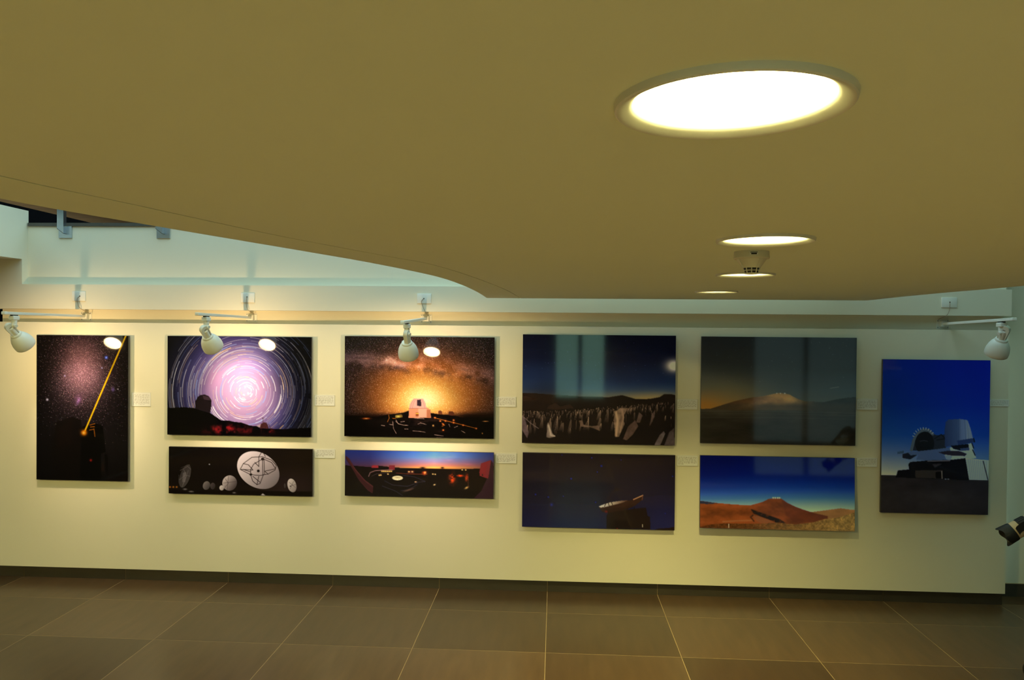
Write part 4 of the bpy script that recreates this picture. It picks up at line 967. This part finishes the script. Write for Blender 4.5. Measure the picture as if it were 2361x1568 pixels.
# caption cards: thin paper with rows of tiny unreadable text
CAPS = [(-2.798, 1.237, 0.134, 0.095, 12, 'beside the laser-beam photograph'), (-1.534, 1.248, 0.138, 0.073, 8, 'beside the star-trail photograph'), (-1.530, 0.892, 0.140, 0.061, 5, 'beside the radio-dish photograph'),
        (-0.320, 1.256, 0.134, 0.067, 7, 'beside the orange dome photograph'), (-0.315, 0.883, 0.138, 0.067, 7, 'beside the dusk panorama'), (0.860, 1.257, 0.134, 0.069, 7, 'beside the snow-blade photograph'),
        (0.865, 0.890, 0.138, 0.070, 7, 'beside the tilted-dish night photograph'), (1.999, 1.273, 0.131, 0.071, 9, 'beside the grey mountain photograph'), (2.002, 0.901, 0.131, 0.059, 6, 'beside the red desert photograph'),
        (2.815, 1.294, 0.122, 0.044, 5, 'beside the blue telescope photograph')]
rs = np.random.RandomState(77)
for cx, cz, w, h, rows, where in CAPS:
    t = thing('caption_card', (cx, PANEL_Y, cz), 'small white caption card ' + where, 'caption card', 'caption cards on the display wall')
    MB().box((cx, PANEL_Y - 0.0015, cz), (w, 0.003, h)).build('card', 'plastic_white', t)
    nx, ny = 120, max(40, int(120 * h / w))
    u, v = np.meshgrid(np.linspace(0, 1, nx), np.linspace(0, 1, ny))
    C = np.ones((ny, nx, 3)) * np.array((0.86, 0.86, 0.83))
    top, bot = 0.13, 0.93
    pitch_ = (bot - top) / (rows + 0.6)
    for i in range(rows):
        y0 = top + i * pitch_
        x = 0.06 if i else 0.11
        end = 0.94 if i < rows - 1 else 0.25 + 0.5 * rs.rand()
        while x < end:
            wl = 0.02 + 0.13 * rs.rand()
            m = (u > x) & (u < min(x + wl, end)) & (v > y0 + pitch_ * 0.15) & (v < y0 + pitch_ * (0.60 + 0.12 * rs.rand()))
            g = 0.40 + 0.25 * rs.rand(ny, nx)
            C[m] = g[m][:, None] * np.array((1.0, 0.97, 0.9))
            x += wl + 0.018 + 0.02 * rs.rand()
    m = (u < 0.012) | (u > 0.988) | (v < 0.02) | (v > 0.98)
    C[m] = (0.50, 0.48, 0.40)
    grid_print('caption_text', w - 0.0006, h - 0.0006, nx, ny, C, 'paper_print', t, None, 0, -0.0034)

# ------------------------------------------------------------------ person just entering at the right edge
PB = Vector((2.60, 3.80, 0.0))
pers = thing('person', PB, 'person in black clothes at the right edge, only a shoe showing', 'person')
def skinned(name, joints, links, parent, matfn, level=2):
    """joints: name -> (x, y, z, rx, ry); links: pairs; returns one continuous mesh grown around the skeleton"""
    names = list(joints)
    me = bpy.data.meshes.new(name)
    me.from_pydata([Vector(joints[n][:3]) for n in names], [(names.index(a), names.index(b)) for a, b in links], [])
    tmp = bpy.data.objects.new(name, me); COL.objects.link(tmp)
    sk = tmp.modifiers.new('skin', 'SKIN'); sk.use_smooth_shade = True
    for i, n in enumerate(names):
        v = me.skin_vertices[0].data[i]
        v.radius = (joints[n][3], joints[n][4]); v.use_root = (i == 0)
    sb_ = tmp.modifiers.new('sub', 'SUBSURF'); sb_.levels = level; sb_.render_levels = level
    dg = bpy.context.evaluated_depsgraph_get()
    out = bpy.data.meshes.new_from_object(tmp.evaluated_get(dg))
    bpy.data.objects.remove(tmp); 
    mats = matfn[0]
    for m in mats: out.materials.append(MATS[m])
    for p in out.polygons:
        p.material_index = matfn[1](p.center); p.use_smooth = True
    o = bpy.data.objects.new(name, out); COL.objects.link(o); o.parent = parent
    WORLD_LOC[o.name] = WORLD_LOC[parent.name]
    return o
# local frame: the person faces -x; camera side is -y
J = {'pelvis': (0, 0, 0.92, .125, .155), 'waist': (0.005, 0, 1.06, .11, .145), 'chest': (0.0, 0, 1.25, .12, .165), 'collar': (0.015, 0, 1.40, .075, .11), 'neck': (0.0, 0, 1.47, .052, .052),
     'skull0': (-0.012, 0, 1.54, .062, .060), 'skull1': (-0.018, 0, 1.61, .088, .074), 'skull2': (-0.005, 0, 1.67, .068, .062),
     'shL': (-0.01, -0.185, 1.365, .056, .056), 'elL': (-0.02, -0.300, 1.05, .043, .043), 'wrL': (-0.200, -0.275, 0.872, .031, .028), 'pmL': (-0.268, -0.200, 0.846, .022, .036),
     'shR': (0.02, 0.185, 1.375, .056, .056), 'elR': (0.06, 0.235, 1.10, .043, .043), 'wrR': (0.0, 0.24, 0.86, .030, .028), 'pmR': (-0.02, 0.235, 0.78, .028, .036),
     'hpL': (-0.01, -0.09, 0.86, .095, .09), 'knL': (-0.10, -0.10, 0.49, .060, .060), 'anL': (-0.03, -0.06, 0.10, .044, .044), 'toL0': (-0.09, -0.005, 0.055, .040, .045), 'toL': (-0.225, 0.105, 0.036, .036, .044),
     'hpR': (0.01, 0.09, 0.86, .095, .09), 'knR': (0.07, 0.10, 0.49, .060, .060), 'anR': (0.19, 0.10, 0.11, .044, .044), 'toR0': (0.14, 0.10, 0.055, .040, .045), 'toR': (0.01, 0.10, 0.036, .036, .044)}
Lk = [('pelvis', 'waist'), ('waist', 'chest'), ('chest', 'collar'), ('collar', 'neck'), ('neck', 'skull0'), ('skull0', 'skull1'), ('skull1', 'skull2'), ('collar', 'shL'), ('shL', 'elL'), ('elL', 'wrL'), ('wrL', 'pmL'),
      ('collar', 'shR'), ('shR', 'elR'), ('elR', 'wrR'), ('wrR', 'pmR'), ('pelvis', 'hpL'), ('hpL', 'knL'), ('knL', 'anL'), ('anL', 'toL0'), ('toL0', 'toL'), ('pelvis', 'hpR'), ('hpR', 'knR'), ('knR', 'anR'), ('anR', 'toR0'), ('toR0', 'toR')]
def body_mat(c):
    if c.z < 0.10: return 2
    if c.z > 1.455: return 0
    if c.x < -0.215 and c.z < 0.96 and c.y < 0: return 0
    if c.z < 0.85 and c.y > 0.19 and c.x < 0.03: return 0
    return 1
skinned('body', J, Lk, pers, (['skin', 'black_cloth', 'shoe_leather'], body_mat))
# face and hair
fx, fz = -0.098, 1.60
for sy in (-0.03, 0.03):
    MB().sphere(PB + Vector((fx + 0.008, sy, fz + 0.012)), 0.0085, 12, 8).build('eye', 'black_part', pers, True)
MB().add([PB + Vector(p) for p in ((fx - 0.002, -0.010, fz + 0.01), (fx - 0.002, 0.010, fz + 0.01), (fx - 0.024, 0, fz - 0.022), (fx, -0.014, fz - 0.030), (fx, 0.014, fz - 0.030))], [(0, 1, 2), (0, 2, 3), (1, 4, 2), (2, 4, 3)]).build('nose', 'skin', pers, True)
MB().sphere(PB + Vector((fx + 0.012, 0, fz - 0.052)), 0.02, 12, 8, (0.5, 1.0, 0.28)).build('mouth', 'skin', pers, True)
for sy in (-0.078, 0.078):
    MB().sphere(PB + Vector((-0.01, sy, fz)), 0.026, 12, 8, (0.7, 0.35, 1.2)).build('ear', 'skin', pers, True)
MB().sphere(PB + Vector((0.012, 0, 1.645)), 0.093, 24, 14, (0.98, 0.86, 0.86)).build('hair', 'hair_dark', pers, True)
# the camera: long cream lens with a black petal hood, pointing down to the left
LA = Vector((-0.80, 0.16, -0.565)).normalized()
LC = Vector((2.192, 3.680, 0.790))                      # joint between hood and barrel
cm = thing('camera', LC, 'cream telephoto lens with black hood pointing down at the right edge', 'camera')
MB().revolve([(0, 0.0415), (0.006, 0.0435), (0.040, 0.0455), (0.040, 0.0435), (0.006, 0.041), (0.0, 0.036), (0, 0.0415)], LC, LA, 40).build('hood', 'hood_black', cm, True)
e1 = (Vector((0, 0, 1)) - LA * LA.z).normalized(); e2 = LA.cross(e1)
pet, nseg = MB(), 48
vs, fs = [], []
for k in range(nseg + 1):
    w = 2 * math.pi * k / nseg
    ln = 0.040 + 0.013 * (1 + math.cos(4 * w)) / 2 + 0.009 * (1 + math.cos(2 * w)) / 2
    for (t_, r_) in ((0.039, 0.0455), (ln, 0.0463), (ln, 0.0445), (0.039, 0.0435)):
        vs.append(LC + LA * t_ + (e1 * math.cos(w) + e2 * math.sin(w)) * r_)
for k in range(nseg):
    for j in range(3):
        fs.append((k * 4 + j, k * 4 + j + 1, (k + 1) * 4 + j + 1, (k + 1) * 4 + j))
pet.add(vs, fs).build('hood_petals', 'hood_black', cm)
MB().revolve([(0.004, 0), (0.004, 0.0355), (0.0, 0.0405), (-0.030, 0.040), (-0.030, 0)], LC, LA, 40).build('front_barrel', 'lens_cream', cm, True)
MB().revolve([(0.006, 0), (0.0085, 0.02), (0.006, 0.0345), (0.004, 0.0345)], LC, LA, 32).build('front_glass', 'lens_glass', cm, True)
zr = MB().revolve([(-0.030, 0.0), (-0.030, 0.0415), (-0.074, 0.0405), (-0.074, 0)], LC, LA, 40).build('zoom_ring', 'hood_black', cm, True)
for k in range(24):
    w = 2 * math.pi * k / 24
    u = e1 * math.cos(w) + e2 * math.sin(w)
    MB().tube([LC + LA * -0.034 + u * 0.0415, LC + LA * -0.070 + u * 0.0408], 0.0016, 5).build('grip_rib', 'hood_black', zr)
MB().revolve([(-0.074, 0), (-0.074, 0.039), (-0.10, 0.037), (-0.15, 0.035), (-0.165, 0.034), (-0.165, 0)], LC, LA, 40).build('rear_barrel', 'lens_cream', cm, True)
MB().revolve([(-0.165, 0), (-0.165, 0.034), (-0.185, 0.033), (-0.185, 0)], LC, LA, 40).build('mount_ring', 'steel', cm, True)
rotc = Matrix((e2, -LA, e1)).transposed()
MB().box(LC + LA * -0.220, (0.145, 0.070, 0.105), rotc, 0.010).build('camera_body', 'hood_black', cm, True)
MB().box(LC + LA * -0.215 + e1 * 0.062, (0.060, 0.060, 0.030), rotc, 0.010).build('viewfinder_hump', 'hood_black', cm, True)
# wide black strap hanging from the body over the barrel
sp = catmull([LC + LA * -0.215 + e2 * -0.074 + e1 * 0.04, LC + LA * -0.15 + e2 * -0.052 + e1 * 0.030, LC + LA * -0.075 + e2 * -0.045 + e1 * 0.020, LC + LA * -0.020 + e2 * -0.0445 + e1 * 0.014, LC + LA * -0.006 + e2 * -0.045 + e1 * 0.006], 6)
sv = MB()
wv = [(p_ + e1 * 0.017, p_ - e1 * 0.017) for p_ in (Vector(q) for q in sp)]
vs, fs = [], []
for a_, b_ in wv:
    vs += [a_, b_, a_ - e2 * 0.0016, b_ - e2 * 0.0016]
for k in range(len(wv) - 1):
    o_ = k * 4
    fs += [(o_, o_ + 1, o_ + 5, o_ + 4), (o_ + 2, o_ + 6, o_ + 7, o_ + 3), (o_, o_ + 4, o_ + 6, o_ + 2), (o_ + 1, o_ + 3, o_ + 7, o_ + 5)]
sv.add(vs, fs).build('strap', 'black_cloth', cm)
# the supporting hand: palm beside the barrel, four fingers over the top, thumb below
HB = Vector((-0.268, -0.200, 0.846))
for i, ln in enumerate((0.070, 0.078, 0.074, 0.060)):
    b = PB + HB + LA * (0.030 - 0.018 * i) + Vector((0, 0, 0.016))
    pth = [b, b + Vector((0, 0.016, 0.036)), b + Vector((0, 0.050, 0.058)), b + Vector((0, 0.058 + ln * 0.45, 0.036))]
    MB().tube(catmull(pth, 3), [0.0088] * 4 + [0.0082] * 3 + [0.0076] * 2 + [0.006], 10).build('finger', 'skin', pers, True)
b = PB + HB + Vector((0.020, -0.004, -0.006))
MB().tube(catmull([b, b + Vector((-0.022, 0.022, -0.020)), b + Vector((-0.034, 0.052, -0.018))], 4), [0.0115] * 4 + [0.0100] * 3 + [0.0090, 0.007], 10).build('thumb', 'skin', pers, True)
MB().tube([PB + Vector((-0.184, -0.277, 0.888)), PB + Vector((-0.216, -0.262, 0.864))], [0.037, 0.040], 20).build('cuff', 'black_cloth', pers, True)
